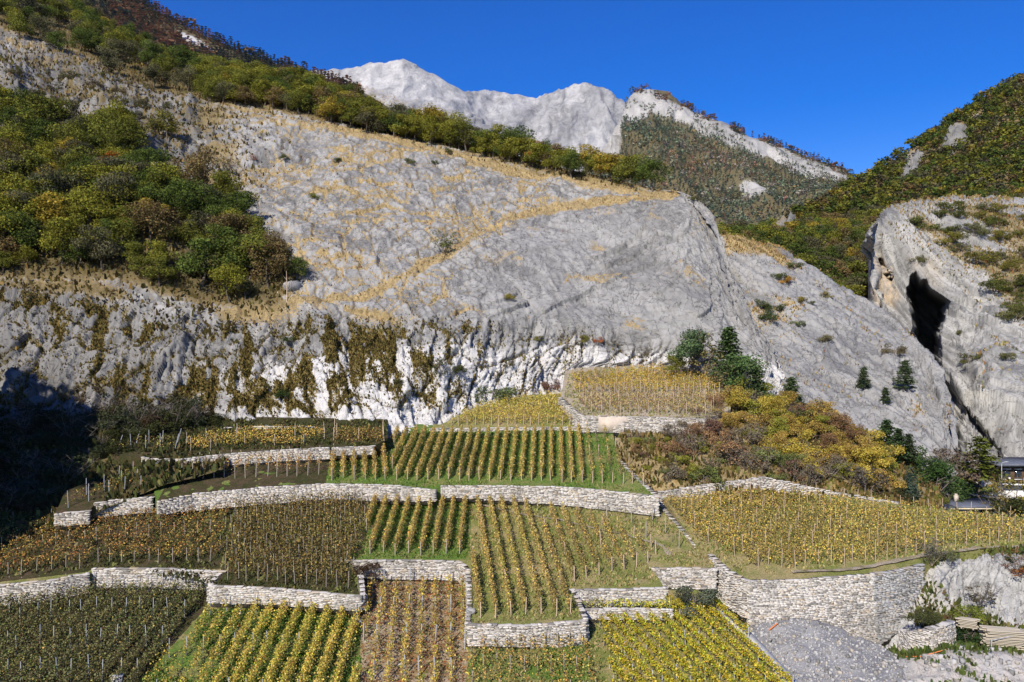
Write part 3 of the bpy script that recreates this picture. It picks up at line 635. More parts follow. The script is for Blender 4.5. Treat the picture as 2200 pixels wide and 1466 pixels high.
# ---- mountain with dark forest in the middle distance
MC = [
 (1150, [(800, 800), (600, 1000), (540, 1150), (490, 1250), (460, 1350), (450, 1400), (560, 1700)]),
 (1250, [(760, 850), (540, 1050), (470, 1200), (425, 1300), (395, 1400), (385, 1450), (500, 1750)]),
 (1300, [(720, 870), (490, 1090), (415, 1240), (365, 1340), (330, 1440), (318, 1490), (450, 1850)]),
 (1330, [(710, 880), (465, 1110), (375, 1270), (320, 1400), (282, 1510), (268, 1570), (420, 1950)]),
 (1352, [(700, 880), (450, 1120), (355, 1300), (280, 1470), (232, 1610), (216, 1680), (400, 2000)]),
 (1390, [(700, 880), (460, 1120), (350, 1300), (265, 1480), (212, 1620), (196, 1690), (400, 2000)]),
 (1440, [(700, 880), (470, 1120), (360, 1300), (280, 1480), (222, 1620), (206, 1690), (400, 2000)]),
 (1490, [(700, 880), (480, 1120), (380, 1300), (300, 1480), (252, 1600), (240, 1660), (400, 2000)]),
 (1560, [(720, 860), (500, 1100), (400, 1270), (325, 1450), (282, 1560), (270, 1620), (420, 2000)]),
 (1650, [(740, 840), (530, 1060), (430, 1230), (360, 1400), (318, 1510), (305, 1570), (440, 1950)]),
 (1740, [(760, 820), (560, 1020), (465, 1180), (395, 1340), (355, 1450), (342, 1520), (470, 1900)]),
 (1835, [(790, 800), (600, 980), (510, 1120), (435, 1280), (395, 1390), (382, 1460), (500, 1800)]),
 (1960, [(820, 780), (650, 920), (570, 1050), (500, 1200), (455, 1300), (440, 1380), (540, 1700)]),
]
mtn = Surf(MC, 260, 160)
sx, ss = mtn.u, mtn.s; warp = fbm(sx * 0.008, ss * 0.008, oct=3, seed=403); warp2 = warp[::-1]
PX, PY = mtn.px, mtn.py
w1 = worley((sx + ss * 0.3) * 0.012, (ss + 30 * warp) * 0.01, seed=421)
mtn.push((34 * facets((sx + 0.4 * ss) * 0.012, ss * 0.007, seed=422, tilt=1.3) + 14 * fbm(sx * 0.008, ss * 0.006, oct=5, seed=411) + 14 * (0.4 - w1[0]) + 5 * fbm(sx * 0.03, ss * 0.03, oct=4, seed=412, ridged=True)) * smooth(mtn.vc, mtn.vc - 0.1, np.linspace(0, 1, mtn.nv))[:, None] + 10 * facets(sx * 0.03, ss * 0.02, seed=418, tilt=1.6) + 5 * facets(sx * 0.08, ss * 0.05, seed=419, tilt=1.6) + 3)
gn = fbm(sx * 0.012, ss * 0.012, oct=4, seed=481)
bare = np.maximum(pmask(PX, PY, [(1150, 180), (1380, 185), (1480, 235), (1600, 285), (1830, 385), (1790, 400), (1640, 345), (1560, 320), (1470, 262), (1400, 235), (1350, 262), (1330, 340), (1150, 400)], 10), pmask(PX, PY, [(1540, 385), (1600, 395), (1680, 420), (1640, 432), (1560, 408)], 8) * smooth(-0.2, 0.3, gn))
mtn.done('middle_mountain', M['midrock'], dict(grass=np.clip(1 - bare * 0.9, 0.25, 1) * smooth(-0.8, -0.2, gn + 0.3 * (1 - bare)), moss=0 * gn, white=0.1 * bare, floor=0.75 * (1 - bare), warm=0 * gn, tone=0.7 * gn))
MTN_BARE = bare

# ---- high bare peaks
PC = [
 (300,  [(700, 2600), (420, 3000), (330, 3300), (260, 3600), (215, 3850), (190, 4000), (400, 5000)]),
 (640,  [(700, 2600), (400, 3000), (310, 3300), (230, 3600), (172, 3900), (150, 4050), (400, 5000)]),
 (740,  [(700, 2600), (400, 3000), (310, 3300), (230, 3600), (176, 3900), (150, 4050), (400, 5000)]),
 (775,  [(700, 2600), (400, 3000), (310, 3300), (225, 3600), (168, 3900), (146, 4050), (400, 5000)]),
 (795,  [(700, 2600), (400, 3000), (310, 3300), (220, 3600), (156, 3900), (135, 4050), (400, 5000)]),
 (825,  [(700, 2600), (410, 3000), (310, 3300), (220, 3600), (156, 3900), (138, 4050), (400, 5000)]),
 (865,  [(700, 2600), (410, 3000), (310, 3300), (215, 3600), (147, 3900), (128, 4050), (400, 5000)]),
 (930,  [(700, 2600), (420, 3000), (320, 3300), (230, 3620), (175, 3900), (154, 4050), (400, 5000)]),
 (1000, [(700, 2600), (430, 3000), (345, 3300), (265, 3650), (218, 3950), (199, 4100), (400, 5000)]),
 (1060, [(700, 2600), (440, 3000), (360, 3300), (275, 3750), (217, 4200), (197, 4400), (400, 5200)]),
 (1150, [(700, 2600), (440, 3000), (370, 3300), (285, 3750), (228, 4200), (210, 4400), (400, 5200)]),
 (1172, [(700, 2600), (440, 3000), (370, 3300), (280, 3700), (214, 4100), (193, 4300), (400, 5200)]),
 (1215, [(700, 2600), (440, 3000), (370, 3300), (275, 3650), (206, 4000), (187, 4150), (400, 5200)]),
 (1270, [(700, 2600), (440, 3000), (365, 3250), (270, 3550), (202, 3850), (181, 4000), (400, 5200)]),
 (1340, [(700, 2600), (440, 2900), (360, 3100), (285, 3400), (236, 3700), (216, 3850), (400, 5200)]),
 (1460, [(700, 2600), (440, 2800), (360, 3000), (300, 3300), (265, 3550), (250, 3700), (400, 5200)]),
 (1700, [(700, 2600), (440, 2800), (400, 3000), (380, 3300), (370, 3500), (360, 3600), (450, 5200)]),
]
peak = Surf(PC, 340, 160, sharp=1.0)
sx, ss = peak.u, peak.s; warp = fbm(sx * 0.003, ss * 0.003, oct=3, seed=503); warp2 = warp[::-1]
PX, PY = peak.px, peak.py
fade = smooth(1.0, 0.9, np.linspace(0, 1, peak.nv))[:, None]
w1 = worley((sx - ss * 0.5 + 200 * warp) * 0.006, (ss * 0.3) * 0.006, seed=521)
gul = fbm((sx - 0.55 * ss + 120 * warp) * 0.010, ss * 0.0012 + sx * 0.0006, oct=5, seed=512, ridged=True, gain=0.55)
rug = pmask(PX, PY, [(1130, 150), (1700, 150), (1700, 500), (1280, 400), (1180, 260)], 60)
w2 = worley((sx + 0.4 * ss + 80 * warp) * 0.011, (ss - 0.3 * sx) * 0.006, seed=522)
fade = smooth(1.0, 0.72, np.linspace(0, 1, peak.nv))[:, None]
fc = 120 * facets((sx - 0.5 * ss + 60 * warp) * 0.0042, (ss + 0.2 * sx) * 0.0028, seed=531, tilt=1.5) + 52 * facets((sx - 0.5 * ss) * 0.011, (ss + 0.3 * sx) * 0.006, seed=532, tilt=1.6) + 20 * facets((sx - 0.4 * ss) * 0.03, ss * 0.014, seed=533, tilt=1.6)
peak.push((1.5 * fc * (0.6 + 0.4 * rug) + 22 * gul) * fade + (20 * facets(sx * 0.02, ss * 0.012, seed=534, tilt=1.6) + 9 * facets(sx * 0.05, ss * 0.03, seed=535, tilt=1.6) + 6) * (0.75 + 0.25 * fade))
gn = fbm((sx - 0.8 * ss) * 0.004, ss * 0.002, oct=4, seed=581)
low = pmask(PX, PY, [(640, 170), (760, 165), (800, 180), (960, 225), (1150, 300), (1350, 420), (600, 420)], 25)
peak.done('bare_peaks', M['farrock'], dict(grass=0.5 * low * smooth(-0.4, 0.4, gn), moss=0 * gn, white=0.36 + 0.45 * gn, floor=0.0 * gn, warm=0 * gn, tone=0.5 * gul + 0.8 * fbm((sx - 0.5 * ss) * 0.012, ss * 0.0015, oct=4, seed=583)))

# ---- larch-clad spur far left
LC_ = [
 (0,   [(600, 700), (300, 900), (100, 1050), (-60, 1180), (-150, 1260), (100, 1500)]),
 (230, [(600, 700), (320, 900), (150, 1050), (30, 1180), (-48, 1260), (150, 1500)]),
 (340, [(600, 700), (340, 900), (190, 1050), (90, 1180), (26, 1260), (200, 1500)]),
 (450, [(600, 700), (360, 900), (230, 1050), (140, 1180), (82, 1260), (250, 1500)]),
 (570, [(600, 700), (380, 900), (260, 1050), (180, 1180), (130, 1260), (290, 1500)]),
 (650, [(600, 700), (390, 900), (280, 1050), (205, 1180), (155, 1260), (310, 1500)]),
 (760, [(600, 700), (420, 900), (320, 1050), (240, 1180), (190, 1260), (350, 1500)]),
 (1000, [(700, 700), (560, 900), (480, 1050), (400, 1180), (350, 1260), (480, 1500)]),
]
spur = Surf(LC_, 130, 80)
sx, ss = spur.u, spur.s; PX, PY = spur.px, spur.py
spur.push(6 * fbm(sx * 0.012, ss * 0.012, oct=4, seed=611) * smooth(spur.vc, spur.vc - 0.2, np.linspace(0, 1, spur.nv))[:, None])
scree = pmask(PX, PY, [(372, 62), (400, 72), (440, 92), (462, 110), (440, 108), (395, 86)], 4)
SCREE = scree
spur.done('larch_spur', M['midrock'], dict(grass=1 - scree, moss=0 * PX, white=0.9 * scree, floor=0.6 + 0 * PX, warm=0 * PX))

# ---- valley floor underneath everything
gx, gy = np.meshgrid(np.linspace(-5000, 5000, 25), np.linspace(-2000, 7000, 25))
gz = np.full(gx.shape, ZC - 36.0)
i = np.arange(625).reshape(25, 25)
link('ground', build_mesh('ground', np.stack([gx, gy, gz], -1).reshape(-1, 3), np.stack([i[:-1, :-1], i[:-1, 1:], i[1:, 1:], i[1:, :-1]], -1).reshape(-1, 4), M['olive']), kind='structure')

# ---- unseen bluff added out of frame to shade the left bank and cliff
gx, gy = np.meshgrid(np.linspace(-150, -40, 111), np.linspace(36, 92, 80))
e_ = 14 * fbm(gx * 0.07, gy * 0.06, oct=5, seed=901); t_ = smooth(-50, -65, gx + 0.7 * e_) * smooth(44, 56, gy + 0.4 * e_) * smooth(86, 75, gy + 0.3 * e_)
BLX, BLY = gx, gy
gz = ZC - 30 + (44 + 0.25 * np.minimum(0, -gx - 74) + 1.2 * e_) * t_
i = np.arange(gx.size).reshape(gx.shape)
BLZ = gz
link('added_shade_bluff', build_mesh('added_shade_bluff', np.stack([gx, gy, gz], -1).reshape(-1, 3), np.stack([i[:-1, :-1], i[:-1, 1:], i[1:, 1:], i[1:, :-1]], -1).reshape(-1, 4), M['rock'], {'grass': ('POINT', np.full(gx.size, 0.8)), 'floor': ('POINT', np.ones(gx.size))}), kind='structure')

# ------------------------------------------------------------------ terraces
class Plane:                            # z = z0 + sl*(y-y0): one tilted terrace
    def __init__(s, px, py, D, sl): s.y0 = D; s.z0 = P(px, py, D)[2]; s.sl = sl
    def z(s, y): return s.z0 + s.sl * (y - s.y0)
    def at(s, px, py):
        k = (733.0 - py) / F; D = (s.z0 - s.sl * s.y0 - ZC) / (k - s.sl); return np.array([(px - 1100) / F * D, D, ZC + k * D])
PLB = Plane(1000, 1205, 76.0, 0.27); PLC = Plane(1000, 1245, 76.0, 0.27); PLA = Plane(1200, 1046, 87.2, 0.27)
PLR = Plane(1605, 1245, 72.5, 0.283); PLL = Plane(600, 968, 93.3, 0.27); PLS = Plane(260, 1075, 84.6, 0.27)
PL15 = Plane(1100, 920, 103.5, 0.30); PL16 = Plane(1300, 893, 103.0, 0.30)
PLT = Plane(1330, 1303, 71.0, 0.25)     # strip under the espaliered vine

def hnoise(x, y): return 0.10 * fbm(x * 0.35, y * 0.35, oct=3, seed=700) + 0.05 * fbm(x * 1.9, y * 1.9, oct=2, seed=705)
def patch(name, plane, poly, mat, step=0.7, amp=1.0, skirt=5.0):
    pts = [plane.at(*q)[:2] for q in poly]
    edge = []
    for a, b in zip(pts, pts[1:] + pts[:1]):
        n = max(1, int(np.linalg.norm(b - a) / step)); edge += [a + (b - a) * k / n for k in range(n)]
    edge = np.array(edge); ne = len(edge)
    lo, hi = edge.min(0), edge.max(0); r = np.random.default_rng(len(name) * 7 + ne)
    gx, gy = np.meshgrid(np.arange(lo[0], hi[0], step), np.arange(lo[1], hi[1], step)); gx = gx.ravel() + r.uniform(-.2, .2, gx.size) * step; gy = gy.ravel() + r.uniform(-.2, .2, gy.size) * step
    pl = [tuple(p) for p in edge]; ok = inside(gx, gy, pl) & (segdist(gx, gy, pl, True) > step * 0.5)
    xy = np.concatenate([edge, np.stack([gx[ok], gy[ok]], 1)])
    vo, eo, fo, *_ = geometry.delaunay_2d_cdt([Vector(p) for p in xy], [(i, (i + 1) % ne) for i in range(ne)], [], 1, 1e-5)
    v = np.array([(p.x, p.y) for p in vo]); tri = np.array([f for f in fo if len(f) == 3])
    a, b, c = v[tri[:, 0]], v[tri[:, 1]], v[tri[:, 2]]
    cr = (b[:, 0] - a[:, 0]) * (c[:, 1] - a[:, 1]) - (b[:, 1] - a[:, 1]) * (c[:, 0] - a[:, 0]); tri[cr < 0] = tri[cr < 0][:, ::-1]
    z = plane.z(v[:, 1]) + amp * hnoise(v[:, 0], v[:, 1])
    V = np.concatenate([np.stack([v[:, 0], v[:, 1], z], 1)])
    ez = plane.z(edge[:, 1]) + amp * hnoise(edge[:, 0], edge[:, 1]) - 0.01
    n0 = len(V); V = np.concatenate([V, np.stack([edge[:, 0], edge[:, 1], ez], 1), np.stack([edge[:, 0], edge[:, 1], ez - skirt], 1)])
    k = np.arange(ne); k2 = (k + 1) % ne
    sk = np.stack([n0 + k, n0 + ne + k, n0 + ne + k2, n0 + k2], 1)
    o = link(name, build_mesh(name, V, [tri, sk], mat), kind='structure')
    return pl

GB = [(-160, 1276), (100, 1249), (188, 1233), (205, 1223), (330, 1222), (475, 1229), (455, 1259), (600, 1266), (775, 1282), (773, 1235), (745, 1206), (860, 1205), (985, 1207), (1010, 1226), (1012, 1290), (1008, 1343), (1130, 1345), (1253, 1334), (1242, 1300), (1228, 1269), (1330, 1267), (1428, 1264), (1403, 1223), (1470, 1222), (1533, 1223), (1531, 1194), (1495, 1170), (1430, 1095), (1412, 1062), (1200, 1062), (1000, 1062), (800, 1058), (560, 1062), (330, 1085), (130, 1105), (-160, 1112)]
patch('lower_terrace_ground', PLC, [(-200, 1640), (-160, 1255), (205, 1240), (1000, 1235), (1440, 1235), (1538, 1290), (1600, 1345), (1704, 1466), (1810, 1640)], M['drygrass'])
patch('middle_terrace_ground', PLB, GB, M['drygrass'])
patch('right_field_ground', PLR, [(1416, 1056), (1497, 1172), (1534, 1200), (1566, 1226), (1606, 1249), (1720, 1247), (1870, 1234), (1960, 1219), (2010, 1193), (2300, 1182), (2300, 1118), (2110, 1108), (1925, 1083), (1750, 1060), (1600, 1052)], M['drygrass'])
patch('upper_terrace_ground', PLA, [(338, 1080), (420, 1062), (560, 1049), (700, 1041), (830, 1043), (930, 1053), (952, 1045), (1060, 1045), (1200, 1047), (1290, 1053), (1412, 1067), (1330, 985), (1312, 912), (830, 912), (700, 940), (390, 965), (320, 1010)], M['greenland'])
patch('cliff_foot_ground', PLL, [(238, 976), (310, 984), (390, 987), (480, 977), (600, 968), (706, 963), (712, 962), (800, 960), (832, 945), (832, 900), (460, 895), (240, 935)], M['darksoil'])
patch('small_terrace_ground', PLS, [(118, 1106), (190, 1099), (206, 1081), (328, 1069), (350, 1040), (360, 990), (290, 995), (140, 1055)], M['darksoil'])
patch('golden_terrace_ground', PL15, [(925, 922), (1255, 919), (1205, 846), (1130, 850), (1020, 875)], M['drygrass'])
patch('top_terrace_ground', PL16, [(1205, 855), (1252, 895), (1380, 897), (1512, 902), (1570, 880), (1570, 800), (1420, 782), (1215, 792)], M['palesoil'])

# planted strips with a ground of their own, laid a hand above the terrace
def strip(name, plane, poly, mat, lift=0.02):
    p2 = Plane(1000, 1000, 80, plane.sl); p2.y0, p2.z0 = plane.y0, plane.z0 + lift
    patch(name, p2, poly, mat, skirt=0.3)
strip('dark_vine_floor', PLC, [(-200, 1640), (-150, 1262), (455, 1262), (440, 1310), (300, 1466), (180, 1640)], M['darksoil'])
strip('green_vine_floor', PLC, [(442, 1310), (775, 1300), (770, 1640), (182, 1640), (302, 1466)], M['greenland'])
strip('red_vine_floor', PLC, [(780, 1240), (1006, 1238), (1003, 1640), (774, 1640)], M['redsoil'])
strip('sparse_vine_floor', PLC, [(1006, 1378), (1258, 1372), (1330, 1640), (1004, 1640)], M['greenland'])
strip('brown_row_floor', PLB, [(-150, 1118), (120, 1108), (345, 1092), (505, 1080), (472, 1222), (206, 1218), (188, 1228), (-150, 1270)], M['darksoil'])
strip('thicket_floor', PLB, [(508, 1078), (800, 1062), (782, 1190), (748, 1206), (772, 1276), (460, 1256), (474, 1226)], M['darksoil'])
strip('shady_row_floor', PLB, [(802, 1062), (1008, 1066), (1012, 1150), (1000, 1202), (750, 1202), (784, 1190)], M['greenland'])
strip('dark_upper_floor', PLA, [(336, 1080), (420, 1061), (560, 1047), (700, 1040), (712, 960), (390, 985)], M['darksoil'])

# footpath that climbs past the long wall and crosses the middle terrace
def ribbon(name, pts, width, mat, lift=0.06, label=None):
    pts = np.array(pts); V, Q = [], []
    s = np.concatenate([[0], np.cumsum(np.linalg.norm(np.diff(pts, axis=0), axis=1))]); n = max(4, int(s[-1] / 0.4))
    t = np.linspace(0, s[-1], n); c = np.stack([np.interp(t, s, pts[:, k]) for k in range(3)], 1)
    d = np.gradient(c[:, :2], axis=0); d /= np.linalg.norm(d, axis=1, keepdims=True); nn = np.stack([-d[:, 1], d[:, 0]], 1)
    w = width * (1 + 0.35 * fbm(t * 0.8, t * 0, oct=2, seed=5))
    for k in range(n):
        for e in (-0.5, 0, 0.5):
            V.append([*(c[k, :2] + nn[k] * w[k] * e), c[k, 2] + lift + (0.03 if e == 0 else 0) + float(hnoise(c[k:k + 1, 0], c[k:k + 1, 1])[0])])
        if k:
            b = 3 * k
            Q += [(b - 3, b - 2, b + 1, b), (b - 2, b - 1, b + 2, b + 1)]
    return link(name, build_mesh(name, V, np.array(Q), mat, smooth_shade=True), kind='structure', label=label)
ribbon('footpath', [PLB.at(*q) for q in [(935, 1072), (1000, 1076), (1060, 1092), (1130, 1108), (1200, 1117), (1290, 1138), (1360, 1155), (1420, 1170), (1440, 1195)]], 0.55, M['palesoil'])
ribbon('field_path', [PLR.at(*q) for q in [(1700, 1229), (1800, 1226), (1890, 1213), (1990, 1192), (2100, 1178), (2300, 1168)]], 0.9, M['palesoil'])

# ---- slopes beside the terraces
bank_l = Surf([
 (-260, [(1180, 78), (1090, 85), (1000, 93), (935, 99), (860, 110)]), (0, [(1160, 79), (1080, 86), (1000, 93), (935, 99), (862, 110)]),
 (130, [(1125, 81.5), (1070, 86.5), (995, 93), (935, 98.5), (865, 110)]), (250, [(1080, 84), (1020, 90), (965, 95), (930, 99), (870, 110)]),
 (330, [(1050, 86), (990, 92), (955, 96), (925, 100), (880, 110)]), (480, [(1010, 89), (975, 93), (945, 98), (920, 102), (900, 110)])], 120, 90)
bank_l.push(0.7 * fbm(bank_l.p[..., 0] * 0.15, bank_l.s * 0.15, oct=4, seed=801))
z0 = np.zeros((bank_l.nv, bank_l.nu))
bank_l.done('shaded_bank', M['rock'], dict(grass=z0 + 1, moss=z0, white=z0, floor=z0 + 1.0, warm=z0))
bank_r = Surf([
 (1330, [(1075, 91.5), (1050, 92), (1000, 94), (930, 102), (890, 107), (880, 112)]),
 (1420, [(1070, 88.8), (1046, 89.6), (990, 93), (930, 101), (890, 107), (860, 115)]),
 (1500, [(1075, 88), (1042, 89.4), (980, 94), (920, 102), (880, 108), (850, 116)]),
 (1600, [(1080, 86), (1030, 90), (965, 96), (900, 104), (865, 110), (845, 118)]),
 (1720, [(1085, 87), (1042, 90), (980, 96), (915, 105), (880, 111), (865, 118)]),
 (1830, [(1095, 87), (1060, 90), (1010, 95), (950, 104), (920, 109), (910, 116)]),
 (1930, [(1110, 87), (1078, 90), (1050, 94), (1010, 101), (985, 106), (975, 113)]),
 (2020, [(1120, 88), (1095, 91), (1075, 95), (1050, 101), (1035, 106), (1025, 112)])], 240, 120)
bank_r.push(0.9 * fbm(bank_r.p[..., 0] * 0.14, bank_r.s * 0.14, oct=4, seed=811) * smooth(0, 0.25, np.linspace(0, 1, bank_r.nv))[:, None])
gn = fbm(bank_r.p[..., 0] * 0.2, bank_r.s * 0.2, oct=3, seed=812)
bank_r.done('shrub_bank', M['rock'], dict(grass=0.75 + 0.4 * gn, moss=0 * gn, white=0 * gn, floor=0.2 + 0.2 * gn, warm=0 * gn))
# yard behind the right field
gx, gy = np.meshgrid(np.linspace(36, 110, 60), np.linspace(84, 126, 40)); gz = ZC - 21.4 + 0.15 * fbm(gx * 0.2, gy * 0.2, oct=3, seed=815) + 0.06 * np.maximum(0, gy - 104)
i = np.arange(gx.size).reshape(gx.shape)
link('yard_ground', build_mesh('yard_ground', np.stack([gx, gy, gz], -1).reshape(-1, 3), np.stack([i[:-1, :-1], i[:-1, 1:], i[1:, 1:], i[1:, :-1]], -1).reshape(-1, 4), M['olive']), kind='structure')
# quarry floor below the big wall, and the broken rock face beside it
pit = Surf([
 (1560, [(1900, 48), (1640, 55), (1475, 65), (1415, 70), (1385, 74), (1330, 78)]), (1640, [(1900, 48), (1640, 55), (1470, 65), (1415, 70), (1385, 74), (1330, 78)]),
 (1880, [(1900, 48), (1640, 55), (1480, 64), (1425, 68.5), (1400, 71.5), (1360, 78)]), (1950, [(1900, 48), (1640, 55), (1470, 63.5), (1412, 67), (1400, 70), (1365, 78)]),
 (2050, [(1900, 48), (1650, 54), (1470, 62), (1398, 66), (1388, 69.5), (1350, 78)]), (2200, [(1900, 48), (1650, 54), (1480, 61.5), (1408, 65.5), (1396, 69), (1350, 78)]), (2400, [(1900, 48), (1650, 54), (1490, 61.5), (1418, 65), (1400, 69), (1350, 78)])], 145, 110)
PX, PY = pit.px, pit.py; xx, yy = pit.p[..., 0], pit.s
gully = pmask(PX, PY, [(1960, 1400), (2200, 1405), (2400, 1420), (2400, 1600), (1990, 1600), (1950, 1466)], 10)
pit.push(0.15 * fbm(xx * 0.5, yy * 0.5, oct=4, seed=821) + gully * 0.35 * fbm(xx * 0.9, yy * 0.35, oct=4, seed=822, ridged=True))
gn = fbm(xx * 0.7, yy * 0.7, oct=3, seed=823)
gg = np.maximum(0.9 * pmask(PX, PY, [(1860, 1395), (1960, 1398), (2060, 1378), (2400, 1388), (2400, 1412), (2060, 1398), (1980, 1412), (1900, 1418)], 7), 0.55 * smooth(0.1, 0.5, gn) * gully)
pit.done('quarry_floor', M['quarry'], dict(grass=gg, moss=0 * gn, white=0.5 * gully, floor=0 * gn, warm=0.25 * gully))
face = Surf([
 (1890, [(1440, 70.5), (1400, 72.0), (1340, 73.8), (1280, 75.2), (1226, 76.6), (1216, 78.0)]), (1950, [(1440, 69.4), (1400, 70.9), (1340, 72.8), (1280, 74.6), (1222, 76.4), (1208, 78.4)]),
 (2000, [(1430, 67.8), (1395, 69.8), (1340, 71.8), (1280, 73.8), (1215, 75.8), (1196, 77.8)]), (2045, [(1420, 66.8), (1390, 69.8), (1340, 72.3), (1280, 74.3), (1210, 75.8), (1188, 77.8)]),
 (2090, [(1420, 66.8), (1390, 70.3), (1340, 72.8), (1275, 74.8), (1205, 76.3), (1185, 77.8)]), (2140, [(1420, 66.8), (1390, 69.8), (1330, 72.3), (1265, 74.3), (1200, 75.8), (1182, 77.3)]),
 (2200, [(1420, 66.8), (1390, 69.3), (1320, 71.3), (1255, 73.3), (1198, 74.8), (1181, 76.8)]), (2380, [(1430, 65.8), (1390, 68.3), (1320, 70.3), (1255, 72.3), (1198, 73.8), (1181, 75.8)])], 240, 150)
sx, ss = face.u, face.s; warp = fbm(sx * 0.1, ss * 0.1, oct=3, seed=833); warp2 = warp[::-1]; PX, PY = face.px, face.py
b1 = worley(*rotc(-0.5, 0.7, 0.22, .3, .3), seed=831); b2 = worley(*rotc(-0.55, 2.2, 0.7, .3, .3), seed=832)
b3 = worley(*rotc(-0.4, 4.0, 2.2, .2, .2), seed=836)
face.push((1.1 * facets(*rotc(-0.5, 0.6, 0.35, .3, .3), seed=837, tilt=1.5) + 0.45 * facets(*rotc(-0.5, 1.8, 1.0, .3, .3), seed=838, tilt=1.5) + 0.16 * (b3[2] - 0.5) - 0.1 * cracks(b3[0], b3[1], 0.2) + 0.9 * fbm(sx * 0.25, ss * 0.25, oct=4, seed=834) + 0.15 * (b2[2] - 0.5) - 0.25 * cracks(b1[0], b1[1], 0.2)) * smooth(0, 0.1, np.linspace(0, 1, face.nv))[:, None] * smooth(1, 0.93, np.linspace(0, 1, face.nv))[:, None])
gn = fbm(sx * 0.4, ss * 0.4, oct=4, seed=835)
gg = np.maximum(0.8 * pmask(PX, PY, [(1955, 1320), (2000, 1300), (2060, 1340), (2050, 1370), (1980, 1350)], 14), 0.7 * pmask(PX, PY, [(2050, 1300), (2080, 1290), (2140, 1330), (2210, 1345), (2210, 1400), (2050, 1400)], 18) * smooth(-0.5, 0.1, gn))
gg = np.maximum(gg, smooth(1, 0.93, np.linspace(1, 0, face.nv))[:, None] * 0.0 + 0.35 * smooth(0.2, 0.5, gn)); gg = np.maximum(gg, 0.8 * smooth(0.94, 0.99, np.linspace(0, 1, face.nv))[:, None] + 0 * gn)
face.done('quarry_face', M['quarry'], dict(grass=gg, moss=0 * gn, white=0.35 * smooth(2100, 2040, PX) + 0 * gn, floor=0.3 * (gn > 0), warm=0.2 * smooth(0, 0.5, gn)))

# ------------------------------------------------------------------ dry-stone walls
RS = np.random.default_rng(5)
def stone_variant(k):
    r = np.random.default_rng(100 + k); base = np.array([[-1, -1, -1], [1, -1, -1], [1, 1, -1], [-1, 1, -1], [-1, -1, 1], [1, -1, 1], [1, 1, 1], [-1, 1, 1]], float) * 0.5
    v = base + r.uniform(-0.09, 0.09, (8, 3)); ctr = np.array([[r.uniform(-.2, .2), -0.62, r.uniform(-.15, .15)], [r.uniform(-.2, .2), r.uniform(-.1, .1), 0.6]])
    v = np.concatenate([v, ctr])        # the face and the top are slightly domed
    tri = np.array([[0, 1, 8], [1, 5, 8], [5, 4, 8], [4, 0, 8], [4, 5, 9], [5, 6, 9], [6, 7, 9], [7, 4, 9]])
    q = np.array([[1, 2, 6, 5], [3, 0, 4, 7], [2, 3, 7, 6], [0, 3, 2, 1]])
    return v, tri, q
STV = [stone_variant(k) for k in range(14)]
ST_ME = [build_mesh('wall_stone', v, [t, q], M['stone']) for v, t, q in STV]
M['stone_old'] = mat_stone('weathered_limestone', (0.17, 0.165, 0.155), (0.42, 0.41, 0.39), (0.45, 0.36, 0.24))
ST_OLD = [build_mesh('old_wall_stone', v, [t, q], M['stone_old']) for v, t, q in STV]
